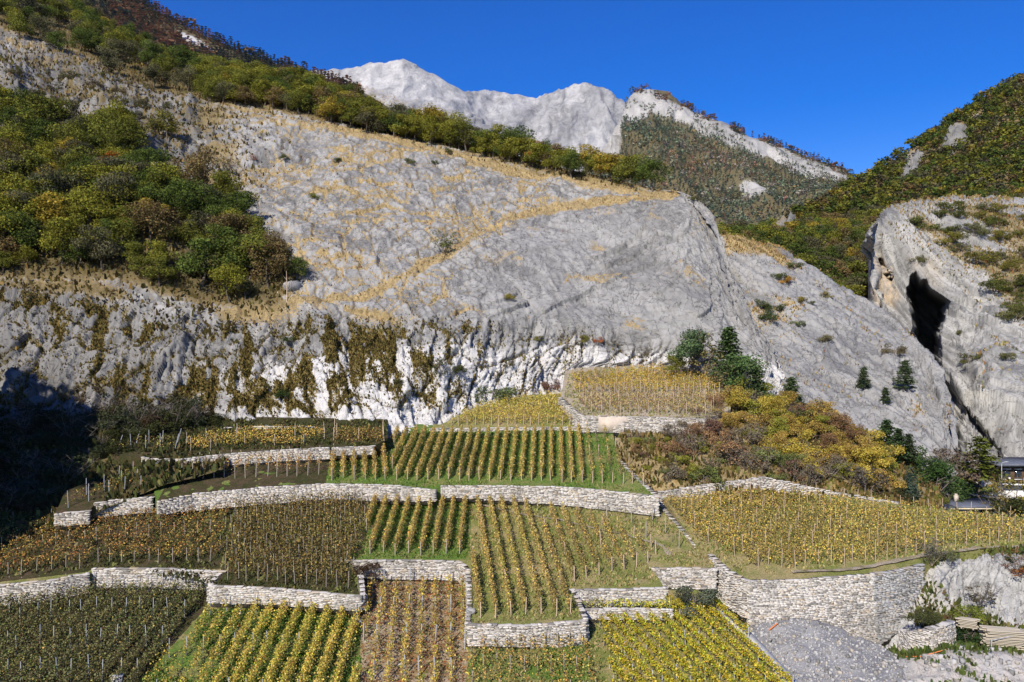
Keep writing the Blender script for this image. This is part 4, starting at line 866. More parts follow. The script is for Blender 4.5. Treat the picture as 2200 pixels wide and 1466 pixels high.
def wall(label, pts, h, single=0, thick=0.45, sl=0.38, sh=0.125, batter=0.06, group='dry stone terrace walls', old=False, coping=True, name='stone_wall', rough=1.0):
    """pts: 3-d line of the wall's top edge (face on its right-hand side); h: height, one per point"""
    pts = np.array(pts, float); h = np.array(h if hasattr(h, '__len__') else [h] * len(pts), float)
    dd = np.gradient(pts[:, :2], axis=0); dd /= np.linalg.norm(dd, axis=1, keepdims=True); pts[:, :2] += np.stack([dd[:, 1], -dd[:, 0]], 1) * 0.28
    s = np.concatenate([[0], np.cumsum(np.linalg.norm(np.diff(pts[:, :2], axis=0), axis=1))]); L = s[-1]
    def at(t):
        k = int(np.clip(np.searchsorted(s, t) - 1, 0, len(s) - 2)); f = (t - s[k]) / max(1e-6, s[k + 1] - s[k])
        d = pts[k + 1, :2] - pts[k, :2]; d = d / (np.linalg.norm(d) + 1e-9)
        return pts[k] + (pts[k + 1] - pts[k]) * f, d, h[k] + (h[k + 1] - h[k]) * f
    root = link(name, None, loc=pts[len(pts) // 2] - np.array([0, 0, h[len(h) // 2]]), label=label, cat='wall', group=group, kind='thing')
    org = np.array(root.location)
    # core
    n = max(3, int(L / 0.5)); V, Q = [], []
    for k in range(n):
        p, d, hh = at(L * k / (n - 1)); nrm = np.array([d[1], -d[0]])
        for e, z in ((-0.05, -0.05), (-0.05 + batter * hh, -hh - 0.4), (-thick, -hh - 0.4), (-thick, -0.05)):
            V.append([*(p[:2] + nrm * e), p[2] + z])
        if k:
            b = 4 * k; Q += [(b - 4 + j, b - 4 + (j + 1) % 4, b + (j + 1) % 4, b + j) for j in range(4)]
    Q += [(0, 3, 2, 1), (4 * n - 4, 4 * n - 3, 4 * n - 2, 4 * n - 1)]
    link('core', build_mesh('core', np.array(V) - org, np.array(Q), M['core']), root)
    st = []                              # (centre, angle, size, tilt)
    z = 0.0; hmax = h.max()
    rows = []
    if coping: rows.append((0.0, sh * 0.75, sl * 1.35, True))
    zz = sh * 0.75 if coping else 0.0
    while zz < hmax:
        ch = sh * RS.uniform(0.7, 1.35); rows.append((zz, ch, sl, False)); zz += ch
    for z0_, ch, ln, cop in rows:
        t = RS.uniform(-0.2, 0.0)
        while t < L:
            w = ln * RS.uniform(0.55, 1.6); c = min(max(t + w / 2, 0), L); p, d, hh = at(c)
            if z0_ < hh:
                nrm = np.array([d[1], -d[0]]); dep = (thick * 0.95 if cop else 0.30)
                out = batter * (z0_ + ch / 2) + RS.uniform(-0.03, 0.035) * rough + (0.02 if cop else 0)
                xy = p[:2] + nrm * (out - dep / 2 + 0.05)
                st.append((np.array([*xy, p[2] - z0_ - ch / 2 + RS.uniform(-0.012, 0.012) + (0.03 * RS.uniform(-1, 1.5) if cop else 0)]), math.atan2(d[1], d[0]) + RS.normal(0, 0.04 * rough), (w * 0.97, dep, ch * RS.uniform(0.86, 1.0)), RS.normal(0, 0.035)))
            t += w
    for end in (0, 1):                   # the two ends show stones too
        p, d, hh = at(0.0 if end == 0 else L); nrm = np.array([d[1], -d[0]]); z_ = 0.0
        while z_ < hh - 0.05:
            ch = sh * RS.uniform(0.8, 1.3)
            st.append((np.array([*(p[:2] - nrm * (thick * 0.5 - batter * z_ * 0.5)), p[2] - z_ - ch / 2]), math.atan2(d[1], d[0]), (0.3, thick * 1.02, ch * 0.94), 0.0)); z_ += ch
    order = np.argsort([-(a[2][0] * a[2][2]) for a in st]); ind = set(order[:single].tolist())
    ME = ST_OLD if old else ST_ME
    V, T, Qd, C = [], [], [], []; nv = 0; cols_t, cols_q = [], []
    for k, (c, ang, size, tilt) in enumerate(st):
        var = int(RS.integers(len(STV)))
        if k in ind:
            o = link('stone', ME[var], root, loc=c - org, scale=size); o.rotation_euler = (0, tilt, ang)
        else:
            v, tr, q = STV[var]; v = v * size; v = np.stack([v[:, 0], v[:, 1], v[:, 2] - v[:, 0] * tilt], 1)
            cs, sn = math.cos(ang), math.sin(ang)
            V.append(np.stack([v[:, 0] * cs - v[:, 1] * sn, v[:, 0] * sn + v[:, 1] * cs, v[:, 2]], 1) + c - org); T.append(tr + nv); Qd.append(q + nv); nv += 10
            r = RS.random(); cols_t += [r] * len(tr); cols_q += [r] * len(q)
    if V:
        me = build_mesh('stones', np.concatenate(V), [np.concatenate(T), np.concatenate(Qd)], M['stone_old'] if old else M['stone'], {'sc': ('FACE', np.array(cols_t + cols_q))})
        link('stones', me, root, kind='stuff')
    return root
def on(pl, pts): return [pl.at(*q) + np.array([0, 0, 0.10]) for q in pts]
NEAR = 'dry stone walls of the lower terraces'
wall('pale dry stone wall at the bottom left corner below the brown vine rows', on(PLB, [(-60, 1264), (100, 1249), (188, 1233)]), 1.75, 260, group=NEAR)
w2 = on(PLB, [(203, 1223), (330, 1222), (478, 1229)])
wall('dry stone wall below the brown vine rows, second from the left edge', w2, 1.7, 260, group=NEAR)
wall('short slanting wall stepping down from brown vine rows to brown thicket', on(PLB, [(478, 1229), (455, 1258)]), 1.4, 60, group=NEAR)
wall('low stone wall under the brown vine thicket above yellow rows', on(PLB, [(455, 1259), (600, 1266), (775, 1282)]), [1.5, 1.35, 1.25], 260, group=NEAR)
wall('dark shaded wall end at the right corner of the brown thicket', on(PLB, [(776, 1281), (772, 1238)]), 1.3, 60, group=NEAR)
wall('curved-end stone wall above the reddish bottom vineyard', on(PLB, [(745, 1205), (860, 1205), (985, 1207), (1009, 1225)]), [1.5, 1.75, 1.75, 1.7], 280, group=NEAR)
wall('line of pale coping stones between reddish vineyard and long rows', on(PLB, [(1009, 1228), (1012, 1290), (1008, 1340)]), [1.5, 1.5, 1.6], 150, group=NEAR)
wall('stone wall at the foot of the long central vine rows', on(PLB, [(1008, 1342), (1130, 1345), (1254, 1334)]), [1.6, 1.75, 2.0], 260, group=NEAR)
wall('wall end shading the strip left of the lush yellow rows', on(PLB, [(1255, 1333), (1242, 1300), (1228, 1270)]), [2.0, 1.8, 1.6], 60, group=NEAR)
wall('stone wall with an espaliered vine at its foot', on(PLB, [(1226, 1269), (1330, 1267), (1428, 1263)]), [1.5, 1.4, 1.4], 200, group=NEAR)
wall('knee-high stone ledge under the espaliered yellow vine', [P(1243, 1306, 69.6), P(1350, 1306, 69.6), P(1441, 1308, 69.6)], 0.9, 120, group=NEAR)
wall('stone wall behind the grey olive bush', on(PLB, [(1402, 1222), (1470, 1222), (1534, 1223)]), [1.7, 1.8, 1.8], 160, group=NEAR)
wall('tall sloping wall between olive bush and big retaining wall', on(PLR, [(1530, 1194), (1566, 1226), (1606, 1248)]), [3.0, 3.2, 3.4], 260, group=NEAR)
bigp = on(PLR, [(1606, 1249), (1720, 1247), (1872, 1234)])
wall('big pale retaining wall rising above the gravel heap', bigp, [5.6, 6.9, 7.4], 300, group=NEAR, sl=0.36, sh=0.12, batter=0.08)
wall('weathered grey retaining wall right of the big pale one', on(PLR, [(1872, 1234), (1925, 1226), (1975, 1214)]), [6.4, 5.2, 4.2], 200, group=NEAR, old=True, batter=0.10)
FAR = 'dry stone walls of the upper terraces'
wall('long wall under the dark upper rows, left half', on(PLA, [(340, 1079), (420, 1062), (560, 1049), (700, 1041)]), [1.3, 1.7, 1.75, 1.6], 0, group=FAR)
wall('middle stretch of long wall ending where the footpath climbs', on(PLA, [(700, 1041), (830, 1043), (935, 1054)]), [1.6, 1.7, 1.2], 120, group=FAR)
wall('long wall under green upper terrace, right of the footpath', on(PLA, [(950, 1045), (1060, 1045), (1200, 1047), (1290, 1054), (1413, 1068)]), [1.2, 1.5, 1.9, 2.0, 2.0], 250, group=FAR)
wall('small wall in front of the scrubby little left terrace', on(PLS, [(205, 1082), (260, 1074), (326, 1069)]), [1.5, 1.6, 1.6], 90, group=FAR)
wall('lowest stub of wall at the foot of the shaded bank', on(PLS, [(122, 1105), (190, 1099)]), [1.2, 1.3], 60, group=FAR)
wall('collapsed rubble wall on the shaded bank edge', on(PLL, [(310, 984), (350, 988), (392, 987)]), [1.0, 1.2, 1.2], 0, group=FAR, rough=2.5)
wall('wall behind the row of dark vine stakes', on(PLL, [(392, 987), (480, 977), (600, 968), (706, 963)]), [1.4, 1.35, 1.3, 1.25], 0, group=FAR)
wall('bright short wall below the brown bracken patch', on(PLL, [(716, 963), (800, 960)]), [1.0, 0.9], 50, group=FAR)
wall('low rounded rubble wall against the cliff foot at far left', [P(455, 924, 100.3), P(490, 917, 100.3), P(535, 922, 100.3)], 1.1, 0, group=FAR, rough=2)
wall('low wall against the cliff foot beside the concrete block', [P(612, 916, 100.6), P(660, 916, 100.6), P(708, 919, 100.6)], [1.0, 1.0, 0.8], 0, group=FAR)
wall('thin white kerb wall under the golden vine patch', on(PL15, [(925, 922), (1100, 920), (1252, 919)]), 0.55, 80, group=FAR)
wall('wall flank slanting down beside the golden vine patch', on(PL16, [(1205, 855), (1252, 895)]), [1.0, 2.1], 90, group=FAR)
w16 = wall('wall with a beige plastered patch under the top terrace', on(PL16, [(1252, 895), (1380, 897), (1512, 902)]), [2.1, 2.05, 1.9], 160, group=FAR)
pp = on(PL16, [(1285, 895.5), (1366, 896.6)]); c0 = (pp[0] + pp[1]) / 2
v, q = boxes([(c0[0], c0[1] - 0.38, c0[2] - 1.05, abs(pp[1][0] - pp[0][0]), 0.12, 1.95)]); M['plaster'] = mat_plain('plaster', (0.5, 0.42, 0.34), 0.9, 0.12, 1.2, 0.1)
link('plaster_patch', build_mesh('plaster_patch', v - np.array(w16.location), q, M['plaster']), w16)
wall('long rough wall between orange shrubs and right golden field', [P(1416, 1056, 88.3), P(1500, 1043, 88.6), P(1590, 1031, 88.8), P(1640, 1024, 88.9), P(1720, 1042, 88.9), P(1800, 1058, 88.9), P(1925, 1078, 88.9)], [0.9, 1.4, 1.9, 2.2, 1.5, 1.2, 1.2], 220, group=FAR, old=False, rough=1.6)
wall('low boundary wall slanting between sparse stakes and golden field', on(PLB, [(1413, 1070), (1432, 1098), (1497, 1172)]), [0.9, 0.5, 0.5], 90, group=FAR)
wall('line of edge stones on the right rim of the upper terrace', on(PLA, [(1332, 988), (1372, 1030), (1414, 1066)]), 0.35, 40, group=FAR)
# concrete pieces
c0 = P(577, 925, 100.2)
v, q = boxes([(0, 0, 0.55, 3.5, 0.8, 1.6), (0, -0.02, 1.4, 3.7, 0.9, 0.1)]); link('concrete_block', build_mesh('concrete_block', v, q, mat_plain('pale_concrete', (0.52, 0.49, 0.40), 0.9, 0.15, 1.0, 0.1)), loc=c0 - np.array([0, 0, 0.9]), label='pale square concrete block set against the cliff foot', cat='concrete block')
rp = [PLC.at(*q) for q in [(1537, 1303), (1570, 1336), (1620, 1388), (1704, 1478), (1790, 1600)]]
V, Q = [], []
for k, p in enumerate(rp):
    for e, z in ((-0.25, 0.25), (0.62, 0.25), (0.72, -4), (-0.25, -1)): V.append([p[0] + e, p[1], p[2] + z])
    if k: b = 4 * k; Q += [(b - 4 + j, b + j, b + (j + 1) % 4, b - 4 + (j + 1) % 4) for j in range(4)]
Q.append((0, 1, 2, 3))
link('concrete_ramp', build_mesh('concrete_ramp', V, np.array(Q), M['concrete']), label='grey concrete ramp edge between lush vines and gravel heap', cat='ramp')

# ------------------------------------------------------------------ vines
ORD = ['zeroth', 'first', 'second', 'third', 'fourth', 'fifth', 'sixth', 'seventh', 'eighth', 'ninth', 'tenth', 'eleventh', 'twelfth', 'thirteenth', 'fourteenth', 'fifteenth', 'sixteenth', 'seventeenth', 'eighteenth', 'nineteenth']
def ordinal(n):
    if n < 20: return ORD[n]
    t = ['', '', 'twent', 'thirt', 'fort', 'fift', 'sixt', 'sevent'][n // 10]
    return t + 'ieth' if n % 10 == 0 else t + 'y-' + ORD[n % 10]
RV = np.random.default_rng(77)
GOLD, YEL, ORA, BRN, RED = (0.70, 0.50, 0.13), (0.76, 0.59, 0.11), (0.58, 0.31, 0.09), (0.27, 0.16, 0.07), (0.42, 0.12, 0.05)
LIME, GRN, OLV, GRY, TAN = (0.52, 0.54, 0.06), (0.17, 0.24, 0.045), (0.26, 0.24, 0.08), (0.10, 0.095, 0.05), (0.62, 0.48, 0.22)
pv, pq = boxes([(0, 0, 0.5, 1, 1, 1.0), (0, 0, 1.005, 0.8, 0.8, 0.012)])
POST = {k: build_mesh('post_' + k, pv, pq, M[m]) for k, m in (('wood', 'wood'), ('pale', 'palepost'), ('metal', 'metal'))}
def pick_cols(pal, n, r):
    w = np.array([p[0] for p in pal], float); w /= w.sum(); idx = r.choice(len(pal), n, p=w)
    c = np.array([p[1] for p in pal])[idx]; return np.clip(c * r.uniform(0.6, 1.35, (n, 1)) * r.uniform(0.88, 1.12, (n, 3)), 0, 0.95)
def vine_row(p0, p1, label, group, pal, h=1.45, w=0.2, dens=70, leaf=0.15, gaps=0.1, posts='wood', pstep=5.0, ph=1.7, pw=0.07, low=0.45, name='vine_row', end_lean=0.0, cane=True, cat='vine row'):
    p0, p1 = np.array(p0), np.array(p1); L = np.linalg.norm(p1 - p0)
    if L < 0.8: return
    d = (p1 - p0) / L; side = np.array([-d[1], d[0], 0]); side /= np.linalg.norm(side) + 1e-9
    root = link(name, None, loc=p0, label=label, cat=cat, group=group)
    dens, leaf = dens * 1.0, leaf * 0.95
    n = int(dens * L); t = RV.uniform(0, L, n)
    g = fbm(t * 0.55 + RV.uniform(0, 99), np.full(n, RV.uniform(0, 99)), oct=3, seed=3)          # thick and thin stretches
    keep = g > -0.75 + 1.5 * gaps; t, g = t[keep], g[keep]; n = len(t)
    if n < 6: t = RV.uniform(0, L, 8); g = 0 * t; n = 8
    top = h * (0.88 + 0.16 * fbm(t * 1.3 + 5, np.full(n, float(RV.uniform(0, 99))), oct=2, seed=4)) + 0.12 * RV.normal(size=n)
    u = RV.beta(1.5, 1.15, n); z = low + (top - low) * u
    lat = RV.normal(0, 1, n) * w * (0.75 + 0.5 * np.sin(u * 3.1)) * (1 + 0.35 * g)
    c = d[None] * t[:, None] + side[None] * lat[:, None]; c[:, 2] += z + hnoise(p0[0] + c[:, 0], p0[1] + c[:, 1])
    nr = side[None] * np.sign(lat)[:, None] * 0.7 + RV.normal(size=(n, 3)) * 0.8 + np.array([0, 0, 0.35])
    v, q = leaf_quads(c, nr, leaf * RV.uniform(0.6, 1.35, n), RV, 0.85)
    col = pick_cols(pal, n, RV)
    pn = fbm((p0[0] + c[:, 0]) * 0.16, (p0[1] + c[:, 1]) * 0.16, oct=3, seed=61) + RV.normal(0, 0.25, n)          # duller and greener patches across a plot
    wob = smooth(0.1, 0.5, pn)[:, None]; col = col * (1 - 0.6 * wob) + np.array([[0.2, 0.16, 0.06]]) * 0.6 * wob; wob = smooth(-0.25, -0.6, pn)[:, None]; col = col * (1 - 0.45 * wob) + np.array([[0.3, 0.32, 0.06]]) * 0.45 * wob
    link('foliage', build_mesh('foliage', v, q, M['leaf'], {'lc': ('FACE', col)}), root, color=(1, 1, 1))
    if cane:
        ln = []
        for s in np.arange(0.3, L, 0.95):
            b = d * s + side * RV.normal(0, 0.03); b = b + np.array([0, 0, -0.05])
            k = b + np.array([RV.normal(0, .05), RV.normal(0, .05), 0.55]); ln.append(([b, k], [0.035, 0.022]))
            for _ in range(2): ln.append(([k, k + d * RV.normal(0, 0.25) + np.array([0, 0, RV.uniform(0.3, 0.7)])], [0.018, 0.007]))
        cv, cq = tubes(ln, 3); link('vine_stocks', build_mesh('vine_stocks', cv, cq, M['bark']), root, kind='stuff')
    if posts:
        m = max(1, int(round(L / pstep)))
        for k in range(m + 1):
            s = min(L, k * L / m); q = d * s + side * RV.normal(0, 0.04)
            o = link('post', POST[posts], root, loc=(q[0], q[1], q[2] - 0.15), scale=(pw, pw, ph * RV.uniform(0.9, 1.1)))
            o.rotation_euler = (RV.normal(0, 0.03), RV.normal(0, 0.03) + (end_lean if k in (0, m) else 0), RV.uniform(0, 1))
    return root
def field(plane, poly, dirx, pitch, where, group, pal, palf=None, jitter=0.06, first=0.5, diry=1.0, frm='from the left', **kw):
    xy = np.array([plane.at(*q)[:2] for q in poly]); d = np.array([dirx, diry]) / math.hypot(dirx, diry); n = np.array([d[1], -d[0]])
    a, b = xy @ d, xy @ n; rows = []
    off = b.min() + pitch * first
    while off < b.max():
        ts = []
        for i in range(len(xy)):
            j = (i + 1) % len(xy)
            if (b[i] > off) != (b[j] > off): ts.append(a[i] + (a[j] - a[i]) * (off - b[i]) / (b[j] - b[i]))
        ts.sort()
        for k in range(0, len(ts) - 1, 2):
            if ts[k + 1] - ts[k] > 0.9: rows.append((off, ts[k] + RV.uniform(0, 0.5), ts[k + 1] - RV.uniform(0, 0.4)))
        off += pitch * (1 + RV.uniform(-jitter, jitter))
    out = []
    for k, (o, t0, t1) in enumerate(rows):
        q0, q1 = d * t0 + n * o, d * t1 + n * o
        q0 = np.array([*q0, plane.z(q0[1])]); q1 = np.array([*q1, plane.z(q1[1])])
        fx = k / max(1, len(rows) - 1)
        r = vine_row(q0, q1, f'{ordinal(k + 1)} {where} {frm}', group, palf(fx) if palf else pal, **{a_: (b_(fx) if callable(b_) else b_) for a_, b_ in kw.items()})
        if r: out.append(r)
    return out
DARK = [(5, (0.21, 0.2, 0.085)), (4, (0.26, 0.25, 0.12)), (2, (0.15, 0.2, 0.055)), (1.2, (0.2, 0.13, 0.06)), (0.4, GOLD)]
field(PLC, [(-150, 1640), (-120, 1290), (186, 1272), (455, 1270), (430, 1312), (295, 1470), (190, 1640)], 0.05, 1.25, 'grey-green overgrown vine row in the bottom left plot', 'overgrown vine rows bottom left', DARK, h=1.4, w=0.2, dens=150, leaf=0.15, gaps=0.0, posts='metal', pstep=4.2, ph=1.9, pw=0.045, low=0.2)
field(PLC, [(450, 1318), (768, 1306), (764, 1640), (200, 1640), (310, 1470)], -0.01, 1.28, 'yellow vine row on the bright grass plot', 'yellow rows on the lower grass plot', None,
      palf=lambda f: [(5, YEL), (3, GOLD), (1, LIME), (0.6, ORA), (0.2, RED), (6 * max(0, 0.35 - f), GRN)], h=1.45, w=0.17, dens=lambda f: 60 + 110 * min(1, f * 1.6), leaf=0.15, gaps=lambda f: 0.45 * max(0, 0.5 - f), posts='metal', pstep=6, ph=1.7, pw=0.05, low=0.25)
field(PLC, [(784, 1262), (1000, 1256), (998, 1640), (772, 1640)], -0.09, 1.25, 'thin yellow vine row on the reddish soil plot', 'thin rows on reddish soil', [(3, YEL), (3, GOLD), (1.5, ORA), (1, OLV), (0.7, LIME), (0.5, RED)], h=1.5, w=0.15, dens=60, leaf=0.16, gaps=0.25, posts='metal', pstep=4.0, ph=1.75, pw=0.07)
field(PLC, [(1012, 1392), (1256, 1388), (1300, 1480), (1330, 1640), (1008, 1640)], -0.09, 1.05, 'ragged orange vine row in the bottom centre plot', 'ragged orange rows bottom centre', [(3, ORA), (3, GOLD), (2, OLV), (1, YEL), (1, GRN)], h=1.4, w=0.22, dens=55, leaf=0.16, gaps=0.25, posts='wood', pstep=3.2, ph=1.5, pw=0.05)
field(PLC, [(1284, 1330), (1420, 1322), (1540, 1300), (1562, 1322), (1690, 1466), (1800, 1640), (1350, 1640)], -0.436, 1.04, 'lush yellow-green vine row beside the ramp', 'lush yellow-green rows beside the ramp', [(5, (0.55, 0.41, 0.03)), (4, LIME), (2, GOLD), (1.5, (0.2, 0.24, 0.03))], h=1.2, w=0.12, dens=170, leaf=0.15, gaps=0.0, posts='metal', pstep=4.6, ph=1.3, pw=0.06, low=0.5)
field(PLB, [(-150, 1128), (120, 1122), (340, 1104), (498, 1090), (468, 1212), (206, 1212), (186, 1222), (-150, 1260)], 0.06, 1.18, 'orange-brown vine row in the shady left plot', 'orange-brown rows in the left plot', [(4, ORA), (3, BRN), (2, GOLD), (1, OLV), (0.6, RED)], h=1.25, w=0.2, dens=55, leaf=0.15, gaps=0.15, posts='wood', pstep=6, ph=1.5, pw=0.04)
field(PLB, [(508, 1092), (560, 1072), (796, 1066), (778, 1186), (752, 1206), (768, 1270), (482, 1250), (480, 1215)], 0.02, 0.95, 'tangled row of tall brown staked vines', 'tall tangled staked vines', [(4, (0.19, 0.125, 0.04)), (3, OLV), (2, (0.3, 0.2, 0.06)), (1.4, BRN), (1, GOLD)], h=1.75, w=0.33, dens=75, leaf=0.16, gaps=0.1, posts='wood', pstep=1.9, ph=1.8, pw=0.035, low=0.15)
field(PLB, [(800, 1072), (1004, 1078), (1008, 1180), (990, 1196), (776, 1194)], 0.0, 1.22, 'golden-brown vine row left of the grass lane', 'golden rows left of the grass lane', [(4, GOLD), (2.5, TAN), (2, ORA), (1, OLV), (1, YEL)], h=1.55, w=0.10, dens=200, leaf=0.14, gaps=0.02, posts='wood', pstep=8, ph=1.5, pw=0.06, low=0.25)
field(PLB, [(1016, 1080), (1130, 1090), (1250, 1112), (1330, 1135), (1412, 1182), (1398, 1216), (1226, 1256), (1246, 1322), (1016, 1330)], -0.12, 1.28, 'vine row in the long central plot', 'long central vine rows', None,
      palf=lambda f: [(4, GOLD), (3, TAN), (1, ORA), (1, BRN), (1, YEL), (1.2 + 2.5 * f, OLV)], h=1.5, w=0.10, dens=lambda f: 190 - 110 * f, leaf=0.14, gaps=lambda f: 0.02 + 0.35 * f, posts='pale', pstep=5.2, ph=1.45, pw=0.065, low=0.3)
field(PLB, [(1150, 1078), (1398, 1094), (1480, 1176), (1430, 1184), (1330, 1126), (1200, 1095)], -0.3, 2.3, 'straggling stakes above the crossing footpath', 'straggling staked vines above the footpath', [(3, OLV), (2, TAN), (2, GOLD)], h=0.9, w=0.3, dens=22, leaf=0.15, gaps=0.5, posts='wood', pstep=3.0, ph=1.8, pw=0.06, low=0.0)
field(PLR, [(1434, 1080), (1600, 1068), (1750, 1072), (1920, 1094), (2100, 1118), (2290, 1128), (2290, 1160), (2080, 1176), (1960, 1192), (1880, 1212), (1700, 1224), (1625, 1222), (1500, 1158)], -0.28, 1.15, 'vine row in the big golden right field', 'vine rows of the big golden right field', None,
      palf=lambda f: [(5, GOLD), (3, YEL), (3, (0.42, 0.29, 0.09)), (0.8, ORA), (1.6 + 2 * f, OLV), (1.0, GRN)], h=1.4, w=0.34, dens=lambda f: 100 - 30 * f, leaf=0.16, gaps=0.08, posts='pale', pstep=2.6, ph=1.9, pw=0.038, low=0.15)
field(PLA, [(846, 936), (1300, 930), (1345, 990), (1392, 1046), (1290, 1040), (1200, 1036), (838, 1034)], 0.053, 1.13, 'golden vine row on the bright green upper terrace', 'golden rows on the green upper terrace', None,
      palf=lambda f: [(5, GOLD), (3, TAN), (1, ORA), (1.5, YEL), (2, OLV)], h=1.55, w=0.10, dens=lambda f: 210 if f < 0.78 else 50, leaf=0.14, gaps=lambda f: 0.0 if f < 0.78 else 0.4, posts='pale', pstep=8, ph=1.5, pw=0.06, low=0.2)
field(PLA, [(716, 982), (832, 968), (836, 1030), (702, 1034)], -0.2, 1.18, 'ochre vine row in the dark green corner', 'ochre rows in the dark green corner', [(4, GOLD), (3, ORA), (2, TAN), (1, YEL)], h=1.6, w=0.12, dens=170, leaf=0.15, gaps=0.0, posts='wood', pstep=4, ph=1.65, pw=0.06, low=0.2)
field(PLA, [(396, 1004), (700, 986), (696, 1022), (388, 1034)], -0.16, 1.15, 'short rusty vine row behind dark stakes', 'short rusty rows with dark stakes', [(4, ORA), (2, BRN), (2, GOLD), (0.5, RED)], h=1.7, w=0.14, dens=40, leaf=0.15, gaps=0.15, posts='wood', pstep=3.5, ph=1.8, pw=0.055, low=0.75)
field(PLL, [(470, 938), (702, 932), (702, 956), (410, 972), (400, 958)], 1.0, 1.5, 'gold and rust vine row along the cliff foot', 'vine rows along the cliff foot', [(4, GOLD), (3, ORA), (2, YEL), (1, BRN)], diry=0.0, frm='from the cliff', h=1.45, w=0.22, dens=75, leaf=0.15, gaps=0.12, posts='wood', pstep=3.5, ph=1.7, pw=0.06, low=0.3)
field(PLL, [(716, 930), (826, 926), (828, 948), (716, 952)], 1.0, 1.3, 'rusty bracken-like vine strip above the bright short wall', 'bracken-like strips', [(4, (0.26, 0.14, 0.045)), (3, BRN), (2, GOLD)], diry=0.0, frm='from the cliff', h=1.0, w=0.35, dens=75, leaf=0.15, gaps=0.0, posts='pale', pstep=4, ph=1.9, pw=0.06, low=0.0)
field(PLS, [(150, 1078), (300, 1012), (345, 1000), (335, 1050), (215, 1070), (140, 1095)], 0.15, 1.3, 'scrubby orange vine row on the small left terrace', 'scrubby vines on the small left terrace', [(3, ORA), (3, GOLD), (2, OLV), (1, BRN)], h=1.3, w=0.2, dens=28, leaf=0.15, gaps=0.3, posts='metal', pstep=2.6, ph=1.9, pw=0.055, low=0.3)
field(PLL, [(255, 958), (380, 950), (380, 968), (250, 972)], 1.0, 1.6, 'yellowing vine strip on the rim of the shaded bank', 'vines on the rim of the shaded bank', [(3, YEL), (2, OLV), (2, BRN)], diry=0.0, frm='from the cliff', h=1.2, w=0.3, dens=25, leaf=0.15, gaps=0.3, posts='metal', pstep=1.8, ph=2.0, pw=0.05, low=0.3, end_lean=0.3)
field(PL15, [(960, 916), (1248, 914), (1206, 852), (1140, 858), (1030, 880)], 0.3, 1.0, 'golden vine row in the patch tucked under the cliff', 'golden vines under the cliff', [(5, GOLD), (4, YEL), (2, TAN), (1, LIME)], h=1.4, w=0.28, dens=90, leaf=0.16, gaps=0.0, posts='pale', pstep=4.5, ph=1.5, pw=0.05, low=0.1)
field(PL16, [(1228, 812), (1420, 796), (1552, 822), (1552, 848), (1236, 846)], -0.3, 1.15, 'bright yellow vine row on the upper half of the top terrace', 'yellow rows on the top terrace', [(5, (0.6, 0.38, 0.04)), (4, GOLD), (1, LIME), (1, TAN)], h=1.45, w=0.2, dens=80, leaf=0.16, gaps=0.05, posts='pale', pstep=3, ph=1.7, pw=0.05, low=0.3)
field(PL16, [(1236, 850), (1552, 850), (1525, 894), (1262, 888)], -0.3, 1.15, 'tan vine row on the lower half of the top terrace', 'tan rows on the top terrace', [(4, (0.38, 0.22, 0.1)), (3, TAN), (2, GOLD), (1, BRN)], h=1.3, w=0.18, dens=60, leaf=0.15, gaps=0.1, posts='pale', pstep=3, ph=1.7, pw=0.05, low=0.2)
vine_row(P(1250, 1318, 69.9) + np.array([0, 0.2, 0]), P(1440, 1316, 69.9) + np.array([0, 0.2, 0]), 'yellow-green espaliered vine spread along the knee-high ledge', None, [(4, LIME), (4, YEL), (2, GRN)], h=1.15, w=0.18, dens=75, leaf=0.18, gaps=0.1, posts='metal', pstep=2.6, ph=1.5, pw=0.05, name='espaliered_vine', cat='vine')

# ------------------------------------------------------------------ grass on the terraces: stuff nobody could count
def tufts(name, label, plane, poly, n, cols, size=0.2, lean=0.4, mat='leaf'):
    xy = np.array([plane.at(*q)[:2] for q in poly]); lo, hi = xy.min(0), xy.max(0); r = RV
    p = r.uniform(lo, hi, (int(n * 2.2), 2)); p = p[inside(p[:, 0], p[:, 1], [tuple(a) for a in xy])]
    g = fbm(p[:, 0] * 0.5, p[:, 1] * 0.5, oct=3, seed=9); p = p[g > -0.25][:n]; m = len(p)
    hgt = size * r.uniform(0.5, 1.5, m); z = plane.z(p[:, 1]) + hnoise(p[:, 0], p[:, 1])
    b = np.stack([p[:, 0], p[:, 1], z - 0.03], 1); a = r.uniform(0, 6.28, m); wv = np.stack([np.cos(a), np.sin(a), 0 * a], 1) * (hgt * 0.45)[:, None]
    tip = b + np.stack([r.normal(0, lean, m) * hgt, r.normal(0, lean, m) * hgt, hgt], 1)
    V = np.stack([b - wv, b + wv, tip + wv * 0.5, tip - wv * 0.3], 1).reshape(-1, 3)
    link(name, build_mesh(name, V, np.arange(4 * m).reshape(m, 4), M[mat], {'lc': ('FACE', pick_cols(cols, m, r))}), label=label, kind='stuff', color=(1, 1, 1))
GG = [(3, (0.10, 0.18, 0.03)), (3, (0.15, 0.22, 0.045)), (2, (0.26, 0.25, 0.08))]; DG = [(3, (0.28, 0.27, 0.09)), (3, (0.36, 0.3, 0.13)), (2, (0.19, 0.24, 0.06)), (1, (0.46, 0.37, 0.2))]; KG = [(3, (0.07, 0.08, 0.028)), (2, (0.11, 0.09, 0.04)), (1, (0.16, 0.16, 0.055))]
tufts('grass', 'bright green grass on the upper terrace', PLA, [(700, 1038), (930, 1048), (1200, 1044), (1405, 1060), (1330, 985), (1305, 920), (832, 920), (712, 965)], 11000, GG, 0.16)
tufts('grass', 'green grass under the lower yellow rows', PLC, [(442, 1310), (775, 1300), (770, 1640), (182, 1640), (302, 1466)], 12000, GG, 0.18)
